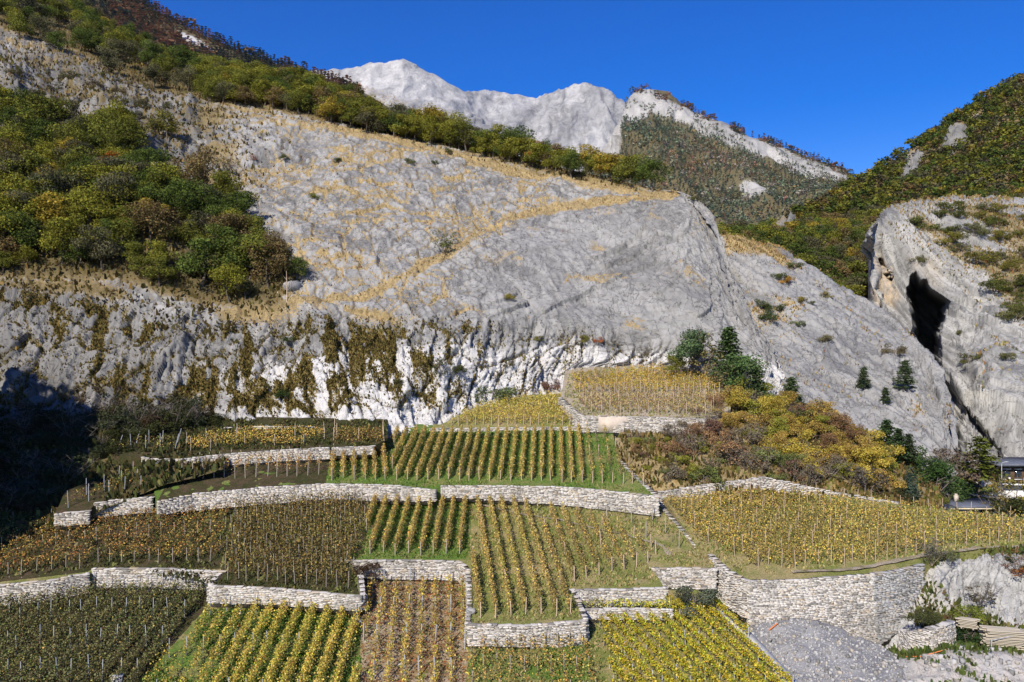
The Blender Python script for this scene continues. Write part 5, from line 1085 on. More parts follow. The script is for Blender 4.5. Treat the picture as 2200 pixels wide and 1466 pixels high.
tufts('grass', 'pale dry grass across the central plot', PLB, [(1010, 1070), (1410, 1080), (1500, 1175), (1530, 1200), (1530, 1218), (1400, 1220), (1425, 1260), (1228, 1264), (1250, 1330), (1010, 1340)], 13000, DG, 0.17)
tufts('grass', 'green grass left of the central plot', PLB, [(800, 1064), (1010, 1068), (1010, 1200), (750, 1202)], 7000, GG, 0.16)
tufts('grass', 'dry grass in the right golden field', PLR, [(1420, 1062), (1600, 1056), (1925, 1085), (2300, 1120), (2300, 1175), (2010, 1190), (1606, 1245), (1500, 1175)], 11000, DG, 0.18)
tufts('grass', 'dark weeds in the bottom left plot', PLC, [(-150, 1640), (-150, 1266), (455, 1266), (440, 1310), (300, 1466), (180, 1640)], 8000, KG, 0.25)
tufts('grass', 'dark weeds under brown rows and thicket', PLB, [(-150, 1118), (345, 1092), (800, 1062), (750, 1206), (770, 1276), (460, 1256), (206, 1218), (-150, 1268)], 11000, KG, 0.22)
tufts('grass', 'weeds on the lower right vineyard', PLC, [(1260, 1320), (1540, 1296), (1700, 1466), (1800, 1640), (1010, 1640), (1010, 1385), (1256, 1380)], 11000, DG + [(3, (0.1, 0.15, 0.03))], 0.16)
tufts('grass', 'straw-coloured grass on the two highest terraces', PL16, [(1210, 856), (1252, 893), (1512, 900), (1565, 880), (1565, 805), (1420, 790), (1220, 800)], 6000, DG, 0.18)
tufts('fallen_leaves', 'fallen leaves and weeds on the reddish soil', PLC, [(780, 1240), (1006, 1238), (1003, 1640), (774, 1640)], 9000, [(3, (0.34, 0.16, 0.06)), (2, (0.4, 0.33, 0.24)), (2.5, (0.16, 0.2, 0.05)), (1, RED)], 0.14, 1.2)
tufts('grass', 'dark grass and weeds at the cliff foot', PLL, [(240, 974), (706, 962), (800, 958), (832, 945), (832, 905), (460, 900)], 7000, KG, 0.25)

# ------------------------------------------------------------------ trees and shrubs
RT = np.random.default_rng(31)
def crown_cloud(seed, n, leaf, kind='oak'):
    r = np.random.default_rng(seed); C, N, W = [], [], []
    if kind == 'oak':
        k = int(r.integers(10, 20)); lob = []; sq = r.uniform(0.8, 1.25, 2)
        for i in range(k):
            a = r.uniform(0, 6.28); f = r.uniform(0, 1) ** 0.6; z = r.uniform(0.3, 0.86); rad = 0.40 * f * math.sqrt(max(0.1, 1 - ((z - 0.5) / 0.5) ** 2)) * 1.05
            lob.append((np.array([math.cos(a) * rad * sq[0], math.sin(a) * rad * sq[1], z]), r.uniform(0.08, 0.21), r.uniform(0.65, 1.3)))
        lob.append((np.array([0, 0, 0.8]), 0.17, 1.1)); lob.append((np.array([0, 0, 0.5]), 0.25, 0.7))
    elif kind == 'low':
        k = int(r.integers(9, 14)); lob = []
        for i in range(k):
            a = r.uniform(0, 6.28); f = r.uniform(0, 1) ** 0.55; z = r.uniform(0.12, 0.7)
            lob.append((np.array([math.cos(a) * 0.55 * f, math.sin(a) * 0.55 * f, z * (1.1 - 0.5 * f)]), r.uniform(0.14, 0.24), r.uniform(0.72, 1.25)))
    elif kind == 'thin':
        k = 22; lob = []
        for i in range(k):
            a = r.uniform(0, 6.28); f = r.uniform(0, 1) ** 0.5; z = r.uniform(0.2, 0.95)
            lob.append((np.array([math.cos(a) * 0.42 * f, math.sin(a) * 0.42 * f, z]), r.uniform(0.06, 0.13), r.uniform(0.7, 1.2)))
    elif kind == 'column':
        lob = [(np.array([r.normal(0, .03), r.normal(0, .03), z]), 0.17 * (1.08 - z) ** 0.7 + 0.03, r.uniform(0.8, 1.2)) for z in np.linspace(0.08, 0.97, 13)]
    w = np.array([l[1] ** 2 for l in lob]); idx = r.choice(len(lob), n, p=w / w.sum())
    ctr = np.array([l[0] for l in lob])[idx]; rad = np.array([l[1] for l in lob])[idx]; tone = np.array([l[2] for l in lob])[idx]
    d = r.normal(size=(n, 3)); d /= np.linalg.norm(d, axis=1, keepdims=True); rr = r.uniform(0.3, 1.0, n) ** 0.5 * (1 + 0.12 * r.normal(size=n))
    c = ctr + d * (rad * rr)[:, None] * np.array([1.15, 1.15, 0.85])
    c[:, 2] = np.maximum(c[:, 2], 0.04)
    v, q = leaf_quads(c, d * 0.7 + r.normal(size=(n, 3)) * 0.6 + np.array([0, 0, 0.25]), leaf * r.uniform(0.6, 1.4, n), r, 0.8)
    col = np.repeat((tone * r.uniform(0.75, 1.25, n))[:, None], 3, 1) * r.uniform(0.9, 1.1, (n, 3))
    return v, q, col
def trunk_lines(seed, h=0.6, r0=0.03, limbs=5, spread=0.3, multi=1):
    r = np.random.default_rng(seed); ln = []
    for m in range(multi):
        b = np.array([r.normal(0, .03) * (multi > 1), r.normal(0, .03) * (multi > 1), -0.06]); t = np.array([r.normal(0, 0.06 * multi), r.normal(0, 0.06 * multi), h]); mid = (b + t) / 2 + r.normal(0, 0.02, 3)
        ln.append(([b, mid, t], [r0, r0 * 0.7, r0 * 0.4]))
        for i in range(limbs):
            f = r.uniform(0.35, 1); p = b + (t - b) * f; a = r.uniform(0, 6.28)
            e = p + np.array([math.cos(a) * spread, math.sin(a) * spread, r.uniform(0.12, 0.3)]) * r.uniform(0.6, 1.1)
            ln.append(([p, (p + e) / 2 + np.array([0, 0, -0.02]), e], [r0 * 0.45, r0 * 0.3, r0 * 0.12]))
    return ln
def pine_cloud(seed, n, leaf, levels=11, wide=0.3, base=0.15):
    r = np.random.default_rng(seed); C, D, T = [], [], []; ln = [([[0, 0, -0.05], [0, 0, 0.5], [0, 0, 0.97]], [0.028, 0.018, 0.004])]
    for i in range(levels):
        z = base + (0.97 - base) * (i / (levels - 1)) ** 0.9; R = wide * (1.02 - z) ** 0.75 * r.uniform(0.75, 1.15) + 0.02
        nb = int(r.integers(4, 7)); a0 = r.uniform(0, 6)
        for b in range(nb):
            a = a0 + b * 6.28 / nb + r.normal(0, 0.2); L = R * r.uniform(0.7, 1.15); tone = r.uniform(0.7, 1.2)
            e = np.array([math.cos(a) * L, math.sin(a) * L, z + r.uniform(-0.02, 0.05)]); ln.append(([[0, 0, z - 0.02], e], [0.007, 0.002]))
            m = max(1 if n < 100 else 3, int(n / (levels * 5) * (0.4 + L / wide)))
            t = r.uniform(0.25, 1.0, m); c = np.array([0, 0, z])[None] * (1 - t[:, None]) + e[None] * t[:, None] + r.normal(size=(m, 3)) * np.array([0.035, 0.035, 0.018]) * (0.5 + 0.9 * t[:, None])
            C.append(c); D.append(np.stack([r.normal(0, .5, m), r.normal(0, .5, m), np.ones(m)], 1)); T.append(np.full(m, tone) * r.uniform(0.75, 1.25, m))
    C, D, T = np.concatenate(C), np.concatenate(D), np.concatenate(T)
    v, q = leaf_quads(C, D, leaf * r.uniform(0.7, 1.4, len(C)), r, 0.5)
    return v, q, np.repeat(T[:, None], 3, 1), ln
def crown_mesh(name, cl): return build_mesh(name, cl[0], cl[1], M['leaf'], {'lc': ('FACE', cl[2])})
def trunk_mesh(name, ln, mat='bark', sides=5): v, q = tubes(ln, sides); return build_mesh(name, v, q, M[mat])
M['twig'] = mat_plain('twigs', (0.2, 0.165, 0.135), 0.95, 0.3, 3.0, 0.2)
KIND = {}
KIND['oak'] = [(crown_mesh('oak_crown', crown_cloud(200 + k, 3200, 0.038)), trunk_mesh('oak_trunk', trunk_lines(300 + k))) for k in range(12)]
KIND['oakfar'] = [(crown_mesh('small_oak_crown', crown_cloud(240 + k, 1200, 0.058)), trunk_mesh('small_oak_trunk', trunk_lines(340 + k, limbs=2), sides=3)) for k in range(7)]
KIND['bush'] = [(crown_mesh('bush_crown', crown_cloud(260 + k, 2200, 0.05, 'low')), trunk_mesh('bush_stems', trunk_lines(360 + k, 0.45, 0.018, 3, 0.35, 4), 'twig', 4)) for k in range(5)]
KIND['thin'] = [(crown_mesh('thin_crown', crown_cloud(280 + k, 620, 0.05, 'thin')), trunk_mesh('thin_stems', trunk_lines(380 + k, 0.85, 0.014, 9, 0.3, 6), 'twig', 3)) for k in range(4)]
KIND['column'] = [(crown_mesh('column_crown', crown_cloud(290, 1600, 0.045, 'column')), trunk_mesh('column_trunk', trunk_lines(390, 0.8, 0.02, 1, 0.05)))]
_p = [pine_cloud(400 + k, 2600, 0.065, 11, 0.34) for k in range(4)]
KIND['pine'] = [(crown_mesh('pine_crown', p), trunk_mesh('pine_trunk', p[3], sides=4)) for p in _p]
_p = [pine_cloud(420 + k, 1700, 0.062, 8, 0.42, 0.22) for k in range(3)]
KIND['pinew'] = [(crown_mesh('broad_pine_crown', p), trunk_mesh('broad_pine_trunk', p[3], sides=4)) for p in _p]
OAKC = [((0.125, 0.13, 0.024), 'olive green'), ((0.17, 0.165, 0.025), 'yellow-green'), ((0.075, 0.10, 0.022), 'dark green'), ((0.25, 0.19, 0.03), 'golden yellow'), ((0.15, 0.11, 0.045), 'brownish'), ((0.10, 0.095, 0.048), 'dull grey-green')]
def tree(name, label, cat, kind, loc, h, color, group=None, wide=1.0, var=None, rotz=None):
    k = KIND[kind]; cr, tr = k[int(RT.integers(len(k))) if var is None else var % len(k)]
    root = link(name, None, loc=loc, rotz=RT.uniform(0, 6.28) if rotz is None else rotz, scale=(h * wide, h * wide, h), label=label, cat=cat, group=group)
    c = np.array(color) * RT.uniform(0.88, 1.12) * 1.28; link('crown', cr, root, color=c); link('trunk', tr, root)
    return root
def grow(surf, poly, n, mind, hr, kinds, weights, labelf, group, name='oak_tree', cat='tree', kind='oak', wide=(0.9, 1.25), cond=None, avoid=None):
    pts = surf.scatter(poly, n, mind, RT, cond, avoid=avoid); w = np.array(weights, float); w /= w.sum()
    xs_ = [max(0, min(2200, q[0])) for q in poly]; x0_, x1_ = min(xs_), max(xs_)
    for p in pts:
        i = RT.choice(len(kinds), p=w); col, cn = kinds[i]
        h_ = RT.uniform(*hr); tall = 'tall ' if h_ > hr[0] + 0.72 * (hr[1] - hr[0]) else ('low ' if h_ < hr[0] + 0.25 * (hr[1] - hr[0]) else '')
        q_ = proj(p)[0]; f_ = (q_ - x0_) / max(1, x1_ - x0_); wh = ['at far left', 'left of middle', 'in the middle', 'right of middle', 'at far right'][int(min(4, max(0, f_ * 5)))]
        tree(name, f'{tall}{labelf(cn)}, {wh}', cat, kind if isinstance(kind, str) else kind[int(RT.integers(len(kind)))], p + np.array([0, 0, -0.1]), h_, col, group, RT.uniform(*wide))
    return pts
# wood on the left, under the crag
WL = [(-200, 262), (0, 262), (120, 275), (280, 290), (310, 380), (400, 410), (500, 430), (545, 520), (620, 590), (590, 640), (480, 655), (380, 625), (230, 595), (90, 600), (-200, 600)]
lp = grow(hill, WL, 240, 2.2, (3.4, 8.4), OAKC, [4, 2.6, 4, 0.35, 0.6, 2.2], lambda c: f'{c} oak in the wood below the left crag', 'oaks in the wood below the left crag', cond=None)
# wood across the top left, down to the slab's upper edge
WT = [(-150, -300), (0, 80), (110, 110), (250, 170), (330, 205), (450, 218), (480, 130), (440, 100), (240, -30), (100, -200)]
grow(hill, WT, 150, 3.6, (5.5, 8.5), OAKC, [4, 1.5, 4.5, 0.3, 0.8, 3], lambda c: f'{c} oak high on the upper left slope', 'oaks high on the upper left slope', name='hillside_oak', kind='oak')
# the line of trees along the crest of the slab
WR = [(440, 222), (560, 230), (650, 250), (800, 286), (950, 318), (1100, 352), (1250, 387), (1430, 412), (1400, 395), (1250, 362), (1100, 325), (950, 290), (800, 252), (650, 195), (560, 172), (440, 140)]
grow(hill, WR, 230, 2.3, (4.6, 7.2), OAKC, [3.5, 4, 2, 0.8, 0.6, 1], lambda c: f'{c} oak in the tree line along the slab crest', 'oaks along the slab crest', name='crest_oak', kind='oak', wide=(1.0, 1.35))
for px, py, h, c, l in [(1152, 350, 5.5, (0.34, 0.11, 0.035), 'rust-red tree in the crest line above the slab'), (700, 175, 5, (0.17, 0.16, 0.03), 'lone rounded oak on the skyline beside the larches'), (360, 300, 6.5, (0.15, 0.14, 0.028), 'single broad oak between the crag and the slab'), (240, 375, 4.5, (0.36, 0.12, 0.03), 'orange-red tree in the left wood')]:
    tree('oak_tree', l, 'tree', 'oak', hill.at(px, py) - np.array([0, 0, 0.2]), h, c, None, 1.2)
# shrubs on the open rock: each one its own
SH = [(545, 345, 1.6, 'thin', (0.38, 0.1, 0.03), 'small red shrub on the open slab'), (612, 342, 1.6, 'bush', (0.08, 0.09, 0.03), 'dark low juniper on the slab beside the red shrub'), (727, 347, 1.5, 'bush', (0.07, 0.08, 0.03), 'dark dot of juniper high on the slab'),
 (675, 425, 1.6, 'bush', (0.14, 0.15, 0.025), 'green cushion shrub in mid slab'), (878, 352, 1.9, 'bush', (0.1, 0.11, 0.035), 'grey-green shrub under the crest meadow'), (935, 350, 1.3, 'bush', (0.09, 0.1, 0.03), 'small shrub right of the grey-green one under the crest'),
 (963, 330, 1.7, 'bush', (0.08, 0.09, 0.03), 'dark shrub just below the crest meadow'), (845, 287, 2.0, 'bush', (0.10, 0.11, 0.03), 'shrub beside the pale boulder streak under the crest'), (960, 545, 4.4, 'thin', (0.13, 0.14, 0.05), 'lone grey-green tree on the diagonal grass band'),
 (1490, 430, 1.6, 'bush', (0.12, 0.12, 0.04), 'shrub on top of the rock dome'), (1455, 452, 1.5, 'bush', (0.1, 0.1, 0.035), 'shrub on the face of the rock dome'), (480, 375, 4.0, 'thin', (0.12, 0.105, 0.05), 'thin leafless bush at the left edge of the slab'), (440, 340, 3.0, 'thin', (0.22, 0.17, 0.05), 'straw-yellow thin bush in the left rocks'),
 (1063, 868, 4.3, 'bush', (0.10, 0.125, 0.045), 'large round green bush at the foot of the white cliff'), (1185, 835, 2.2, 'bush', (0.16, 0.085, 0.06), 'reddish bush against the white cliff'), (985, 800, 1.9, 'bush', (0.075, 0.085, 0.03), 'dark bush hanging on the white cliff'), (945, 810, 2.8, 'thin', (0.07, 0.08, 0.03), 'dark bush in a cleft of the white cliff'),
 (1095, 788, 1.7, 'bush', (0.09, 0.08, 0.035), 'brown bush clinging to the middle of the white cliff'), (1255, 735, 1.6, 'bush', (0.17, 0.16, 0.04), 'yellow-green shrub above the white cliff'), (1285, 735, 1.3, 'bush', (0.32, 0.12, 0.05), 'small orange shrub above the white cliff'), (1320, 745, 1.7, 'thin', (0.16, 0.13, 0.06), 'brown scrub above the top terrace'),
 (1385, 770, 1.9, 'thin', (0.16, 0.13, 0.06), 'brown scrub on the slope left of the pines'), (860, 830, 1.6, 'bush', (0.085, 0.08, 0.03), 'dark tuft low on the mossy cliff'), (610, 855, 1.8, 'bush', (0.045, 0.07, 0.02), 'dark ivy clump at the mossy cliff base'), (1095, 645, 1.5, 'bush', (0.25, 0.21, 0.04), 'yellow shrub below the diagonal grass band'),
 (618, 735, 1.7, 'bush', (0.055, 0.075, 0.025), 'dark green shrub on the mossy cliff'), (1160, 730, 1.2, 'bush', (0.16, 0.15, 0.04), 'low olive shrub at the cliff rim'), (640, 605, 4.2, 'oak', (0.10, 0.125, 0.03), 'tree leaning over the pale boulder at the wood edge')]
for px, py, h, k, c, l in SH:
    tree('shrub', l, 'shrub', k, hill.at(px, py) - np.array([0, 0, 0.1]), h, c, 'lone shrubs on the rock hillside', 1.1)
SH2 = [(1655, 690, 2.6, (0.07, 0.095, 0.035), 'dark juniper high on the gorge slab'), (1632, 660, 2.4, (0.08, 0.1, 0.03), 'dark spreading juniper at the top left of the gorge slab'), (1690, 610, 2.2, (0.34, 0.19, 0.04), 'orange shrub near the top of the gorge slab'), (1708, 575, 2.2, (0.1, 0.11, 0.04), 'green shrub on the rim of the gorge slab'),
 (1675, 600, 2.2, (0.08, 0.1, 0.035), 'juniper beside the orange shrub'), (1720, 650, 1.8, (0.2, 0.16, 0.04), 'yellowish shrub in the middle of the gorge slab'), (1775, 640, 1.6, (0.2, 0.17, 0.06), 'small tawny shrub on the gorge slab'), (1745, 655, 1.1, (0.08, 0.1, 0.03), 'tiny round shrub on the gorge slab'), (1715, 700, 1.6, (0.1, 0.13, 0.04), 'green cushion on the lower gorge slab'),
 (1772, 738, 2.2, (0.16, 0.14, 0.07), 'pale dry shrub on the gorge slab'), (1900, 690, 2.4, (0.15, 0.14, 0.05), 'shrub on the edge of the gorge'), (1920, 760, 2.6, (0.15, 0.12, 0.06), 'brown shrub right on the gorge slab'), (1665, 668, 2.4, (0.07, 0.09, 0.03), 'second dark juniper on the gorge slab')]
for px, py, h, c, l in SH2: tree('shrub', l, 'shrub', 'bush', slab2.at(px, py) - np.array([0, 0, 0.1]), h, c, 'shrubs on the gorge slab', 1.2)
for px, py, h, l in [(1855, 838, 3.6, 'young pine leaning on the gorge slab'), (1945, 840, 4.8, 'tall dark pine on the gorge slab'), (1903, 868, 2.6, 'short bushy pine between two taller ones on the slab'), (1700, 885, 5.0, 'pine at the left end of the shrub bank top')]:
    tree('pine_tree', l, 'tree', 'pine', slab2.at(px, py) - np.array([0, 0, 0.2]), h, (0.085, 0.115, 0.05), 'pines on the gorge slab', 1.2)
# pines and shrubs at the right end of the top terrace
PN = [(1482, 792, 6.4, 'oak', (0.085, 0.125, 0.055), 'broad pale green pine above the top terrace'), (1512, 795, 6.0, 'thin', (0.17, 0.15, 0.06), 'half-bare tree between the two big pines'), (1565, 812, 7.5, 'pine', (0.085, 0.13, 0.045), 'pointed dark pine beside the pale streaked rock'), (1590, 845, 6.2, 'oak', (0.075, 0.12, 0.04), 'bushy green pine right of the pointed one'),
 (1545, 835, 4.6, 'thin', (0.2, 0.165, 0.07), 'yellowing bare-branched bush under the pines'), (1625, 858, 5.0, 'pine', (0.085, 0.12, 0.05), 'small pine descending toward the slab'), (1610, 850, 4.2, 'bush', (0.19, 0.19, 0.03), 'lime-green bush under the pines'), (1450, 790, 3.0, 'bush', (0.16, 0.16, 0.03), 'yellow-green bush at the left foot of the pines')]
for px, py, h, k, c, l in PN:
    D = 112.5 + (px - 1480) * 0.012; D = 117 - (py - 790) * 0.09
    tree('pine_tree' if 'pine' in l[:24] or 'pine' in k else 'shrub', l, 'tree' if h > 5 else 'shrub', k, P(px, py, D) - np.array([0, 0, 0.4]), h, c, None, 1.15)
# autumn shrubs on the bank
BK = [(0.31, 0.215, 0.055), (0.23, 0.225, 0.04), (0.23, 0.14, 0.07), (0.18, 0.15, 0.10), (0.15, 0.165, 0.055), (0.36, 0.28, 0.05), (0.17, 0.10, 0.07)]
BN = ['golden orange', 'yellow-green', 'rusty', 'grey-brown leafless', 'green', 'bright yellow', 'dark red']
def bank(poly, n, mind, hr, w, where, kinds=('bush', 'bush', 'oak')):
    pts = bank_r.scatter(poly, n, mind, RT); w = np.array(w, float); w /= w.sum()
    for p in pts:
        i = int(RT.choice(7, p=w)); tree('autumn_shrub', f'{BN[i]} autumn shrub {where}', 'shrub', 'thin' if i in (3, 6) and RT.random() < .75 else kinds[int(RT.integers(len(kinds)))], p - np.array([0, 0, 0.15]), RT.uniform(*hr) * (0.8 if i in (1, 4) else 1), BK[i], 'autumn shrubs on the bank', RT.uniform(1.0, 1.3))
bank([(1345, 945), (1440, 935), (1470, 990), (1440, 1035), (1400, 1030)], 15, 1.6, (0.9, 1.7), [0.3, 7, 0.2, 0.8, 3, .8, .3], 'on the bank right of the upper terrace')
bank([(1440, 930), (1530, 890), (1560, 1000), (1520, 1030), (1440, 1030)], 18, 2.0, (1.9, 3.0), [1, 1.5, 2, 3.5, 1.5, .6, 1.5], 'in the brown thicket below the plastered wall')
bank([(1530, 890), (1640, 860), (1720, 900), (1700, 990), (1560, 1010)], 24, 2.2, (2.4, 3.8), [4, 3, 1.5, 2.5, 1.5, 3, .4], 'in the tall orange thicket')
bank([(1640, 870), (1780, 900), (1900, 965), (1920, 1040), (1840, 1050), (1720, 990)], 34, 2.1, (2.5, 3.8), [5, 3, 1.2, .5, 1.2, 5, .1], 'in the golden thicket beside the gorge slab')
bank([(1560, 1000), (1720, 990), (1840, 1040), (1700, 1045), (1600, 1030)], 16, 1.8, (1.8, 3.0), [.3, 1.5, .5, 4, 3, .3, .8], 'in the dull lower fringe of the thicket')
tree('shrub', 'round olive-green bush behind the rough wall', 'shrub', 'bush', bank_r.at(1518, 1040) - np.array([0, 0, .2]), 2.9, (0.13, 0.15, 0.045), None, 1.1)
tree('shrub', 'dark grey bush at the right end of the rough wall', 'shrub', 'thin', bank_r.at(1860, 1058) - np.array([0, 0, .2]), 3.4, (0.09, 0.08, 0.06), None, 1.5)
# around the house
HS = [(1957, 1078, 93, 4.0, 'column', (0.06, 0.085, 0.06), 'blue-green columnar juniper left of the flat-roofed house'), (2105, 1075, 104, 8.0, 'pinew', (0.10, 0.115, 0.02), 'big dark green cedar behind the house'), (2060, 1060, 105, 6.2, 'thin', (0.14, 0.105, 0.07), 'bare brown trees behind the house'), (2035, 1050, 108, 5.5, 'thin', (0.13, 0.10, 0.07), 'leafless thicket at the gorge mouth'),
 (2015, 1060, 100, 4.8, 'bush', (0.05, 0.09, 0.025), 'dark ivy mound beside the white rock'), (1990, 1010, 104, 4.0, 'bush', (0.055, 0.095, 0.028), 'ivy cascading over the white rock'), (2045, 1080, 99, 2.8, 'bush', (0.06, 0.09, 0.03), 'green bush behind the house roof'), (2165, 1105, 93, 4.6, 'thin', (0.24, 0.19, 0.05), 'yellowing birch-like tree in front of the chalet'), (2190, 1118, 90, 3.6, 'bush', (0.05, 0.055, 0.02), 'dark bush at the right edge beside the field'), (2140, 1112, 95, 3.0, 'thin', (0.2, 0.17, 0.05), 'thin yellow shrub right of the house'),
 (1935, 1082, 92, 2.2, 'bush', (0.05, 0.055, 0.025), 'dark bush at the end of the rough wall'), (1930, 1000, 104, 4.6, 'pine', (0.055, 0.09, 0.035), 'pine above the ivy, left of the gorge mouth'), (1905, 975, 105, 4.4, 'pine', (0.06, 0.1, 0.035), 'leftmost pine above the white rock'), (1952, 1000, 104, 4.0, 'pine', (0.065, 0.09, 0.04), 'rightmost pine above the white rock'), (2020, 1085, 95, 1.6, 'bush', (0.13, 0.14, 0.03), 'small yellow-green bush against the low roof')]
for px, py, D, h, k, c, l in HS: tree('shrub' if k in ('bush', 'thin') else 'evergreen_tree', l, 'shrub' if k in ('bush', 'thin') else 'tree', k, P(px, py, D), h, c, None, 1.15)
# dark shrubs on the shaded bank and along the left cliff foot
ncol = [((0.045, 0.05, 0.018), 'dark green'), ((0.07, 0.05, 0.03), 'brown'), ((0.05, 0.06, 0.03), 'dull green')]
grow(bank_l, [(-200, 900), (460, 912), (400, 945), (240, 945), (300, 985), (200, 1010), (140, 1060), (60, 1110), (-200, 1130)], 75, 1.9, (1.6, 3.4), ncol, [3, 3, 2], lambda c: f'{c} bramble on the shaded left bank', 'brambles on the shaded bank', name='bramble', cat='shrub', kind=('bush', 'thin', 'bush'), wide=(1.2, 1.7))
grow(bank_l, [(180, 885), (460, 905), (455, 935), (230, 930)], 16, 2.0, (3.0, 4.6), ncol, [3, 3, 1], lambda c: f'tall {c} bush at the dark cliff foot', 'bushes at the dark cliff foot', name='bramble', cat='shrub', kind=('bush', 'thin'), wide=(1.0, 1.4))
# gorge cliff shrubs
gtop = [(1960, 500), (2060, 440), (2200, 470), (2260, 700), (2200, 690), (2140, 640), (2090, 560), (2040, 520)]
grow(gor, gtop, 34, 3.4, (2.4, 4.4), [((0.09, 0.1, 0.025), 'dark olive'), ((0.15, 0.135, 0.03), 'olive'), ((0.12, 0.12, 0.05), 'grey-green')], [3, 2, 2], lambda c: f'{c} shrub on the grassy shoulder of the gorge cliff', 'shrubs on the gorge shoulder', name='cliff_shrub', cat='shrub', kind='bush', wide=(1.1, 1.6))
for px, py, h, l in [(2085, 780, 3.0, 'shrub growing on the bare face right of the gorge'), (2165, 770, 2.2, 'low shrub near the right edge of the gorge cliff'), (1978, 565, 2.6, 'shrub above the dark gorge mouth'), (2060, 720, 1.8, 'small shrub on the rim of the dark slot'), (2180, 690, 4.2, 'big shrub at the right edge above the cliff')]:
    tree('cliff_shrub', l, 'shrub', 'bush', gor.at(px, py) - np.array([0, 0, .2]), h, (0.11, 0.11, 0.035), 'shrubs on the gorge shoulder', 1.3)
# the wooded right hill: the 290 largest singly, the rest as one wood
keep = rhill.scatter([(1480, 520), (1640, 500), (1780, 430), (1920, 350), (2100, 222), (2300, 100), (2300, 520), (2060, 470), (1920, 470), (1880, 560), (1870, 660), (1760, 640), (1640, 545), (1480, 560)], 1250, 3.9, RT, cond=(rhill.py < 900) & (crm < 0.5) & (RAV < 0.2))
dist = keep[:, 1]; order = np.argsort(dist)
cw = np.array([4, 2.4, 4, 0.4, 1.8, 2.4]); cw = cw / cw.sum()
rest_v, rest_q, rest_c = [], [], []; nv = 0
LOW = [crown_cloud(500 + k, 120, 0.17) for k in range(6)]
for j, i in enumerate(order):
    p = keep[i]; ci = int(RT.choice(6, p=cw)); col, cn = OAKC[ci]; h = RT.uniform(4.0, 6.8)
    if j < 290:
        tree('hill_tree', f'{cn} tree on the wooded right hill, ' + ('above the gorge slab' if proj(p)[0] < 1880 else 'beyond the gorge cliff' if proj(p)[0] < 2060 else 'near the right edge') + (' near the skyline' if proj(p)[1] < 340 else ' high up' if proj(p)[1] < 430 else ' halfway up' if proj(p)[1] < 520 else ' low down'), 'tree', 'oakfar', p - np.array([0, 0, .4]), h, col, 'trees on the wooded right hill', RT.uniform(1.0, 1.35))
    else:
        v, q, c = LOW[int(RT.integers(6))]; a = RT.uniform(0, 6.28); w = h * RT.uniform(1.0, 1.35)
        vv = np.stack([(v[:, 0] * math.cos(a) - v[:, 1] * math.sin(a)) * w, (v[:, 0] * math.sin(a) + v[:, 1] * math.cos(a)) * w, v[:, 2] * h - 0.4], 1) + p
        rest_v.append(vv); rest_q.append(q + nv); nv += len(v); rest_c.append(c * np.array(col) * RT.uniform(0.85, 1.15))
link('wood', build_mesh('wood', np.concatenate(rest_v), np.concatenate(rest_q), M['leaf'], {'lc': ('FACE', np.concatenate(rest_c))}), label='olive oak wood on the upper part of the right hill', kind='stuff', color=(1, 1, 1))
# far forests
def forest(name, label, surf, poly, n, mind, hr, pal, cond=None, nl=70, conifer=0.7, wide=1.0, bright=1.5, thin=-9):
    pts = surf.scatter(poly, n, mind, RT, cond, tries=12); V, Q, C = [], [], []; nv = 0
    con = [pine_cloud(600 + k, nl, 0.24, 5, 0.25, 0.05)[:3] for k in range(4)]; dec = [crown_cloud(620 + k, nl, 0.27) for k in range(4)]
    w = np.array([p[0] for p in pal], float); w /= w.sum()
    tn = fbm(pts[:, 0] * 0.008, pts[:, 2] * 0.012, oct=3, seed=44); cl = fbm(pts[:, 0] * 0.03, pts[:, 2] * 0.03, oct=3, seed=45); pts = pts[cl > thin]; tn = tn[cl > thin]
    for p, t in zip(pts, tn):
        v, q, c = (con if RT.random() < conifer else dec)[int(RT.integers(4))]; h = RT.uniform(*hr); a = RT.uniform(0, 6.28); ww = h * RT.uniform(0.8, 1.2) * wide
        V.append(np.stack([(v[:, 0] * math.cos(a) - v[:, 1] * math.sin(a)) * ww, (v[:, 0] * math.sin(a) + v[:, 1] * math.cos(a)) * ww, v[:, 2] * h - 1], 1) + p)
        Q.append(q + nv); nv += len(v)
        ww2 = w * np.array([math.exp(1.8 * t * (p_[2] if len(p_) > 2 else 0)) for p_ in pal]); ww2 /= ww2.sum()
        C.append(np.minimum(0.9, c * np.array(pal[int(RT.choice(len(pal), p=ww2))][1]) * RT.uniform(0.88, 1.12) * bright))
    link(name, build_mesh(name, np.concatenate(V), np.concatenate(Q), M['leaf'], {'lc': ('FACE', np.concatenate(C))}), label=label, kind='stuff', color=(1, 1, 1))
FP = [(4, (0.085, 0.115, 0.075), -1), (3, (0.12, 0.145, 0.09), -1), (2.5, (0.17, 0.175, 0.115)), (0.5, (0.24, 0.14, 0.1), 2), (0.5, (0.2, 0.15, 0.07), 1.5), (1.5, (0.2, 0.175, 0.15))]
forest('far_forest', 'dark mixed forest with rusty patches on the middle mountain', mtn, [(1150, 420), (1330, 262), (1400, 236), (1480, 262), (1640, 345), (1835, 400), (1900, 470), (1700, 600), (1300, 560)], 4200, 5.6, (7, 14), FP, cond=MTN_BARE < 0.55, nl=20, conifer=0.65)
forest('far_forest', 'thin fringe of trees on the bare skyline of the middle mountain', mtn, [(1340, 205), (1390, 190), (1480, 232), (1560, 262), (1650, 296), (1840, 378), (1850, 392), (1650, 312), (1480, 246), (1390, 202)], 420, 4.0, (5, 15), [(3, (0.045, 0.055, 0.035)), (3, (0.16, 0.085, 0.05)), (1, (0.1, 0.08, 0.05))], nl=24, conifer=0.7, thin=-0.15, wide=1.4)
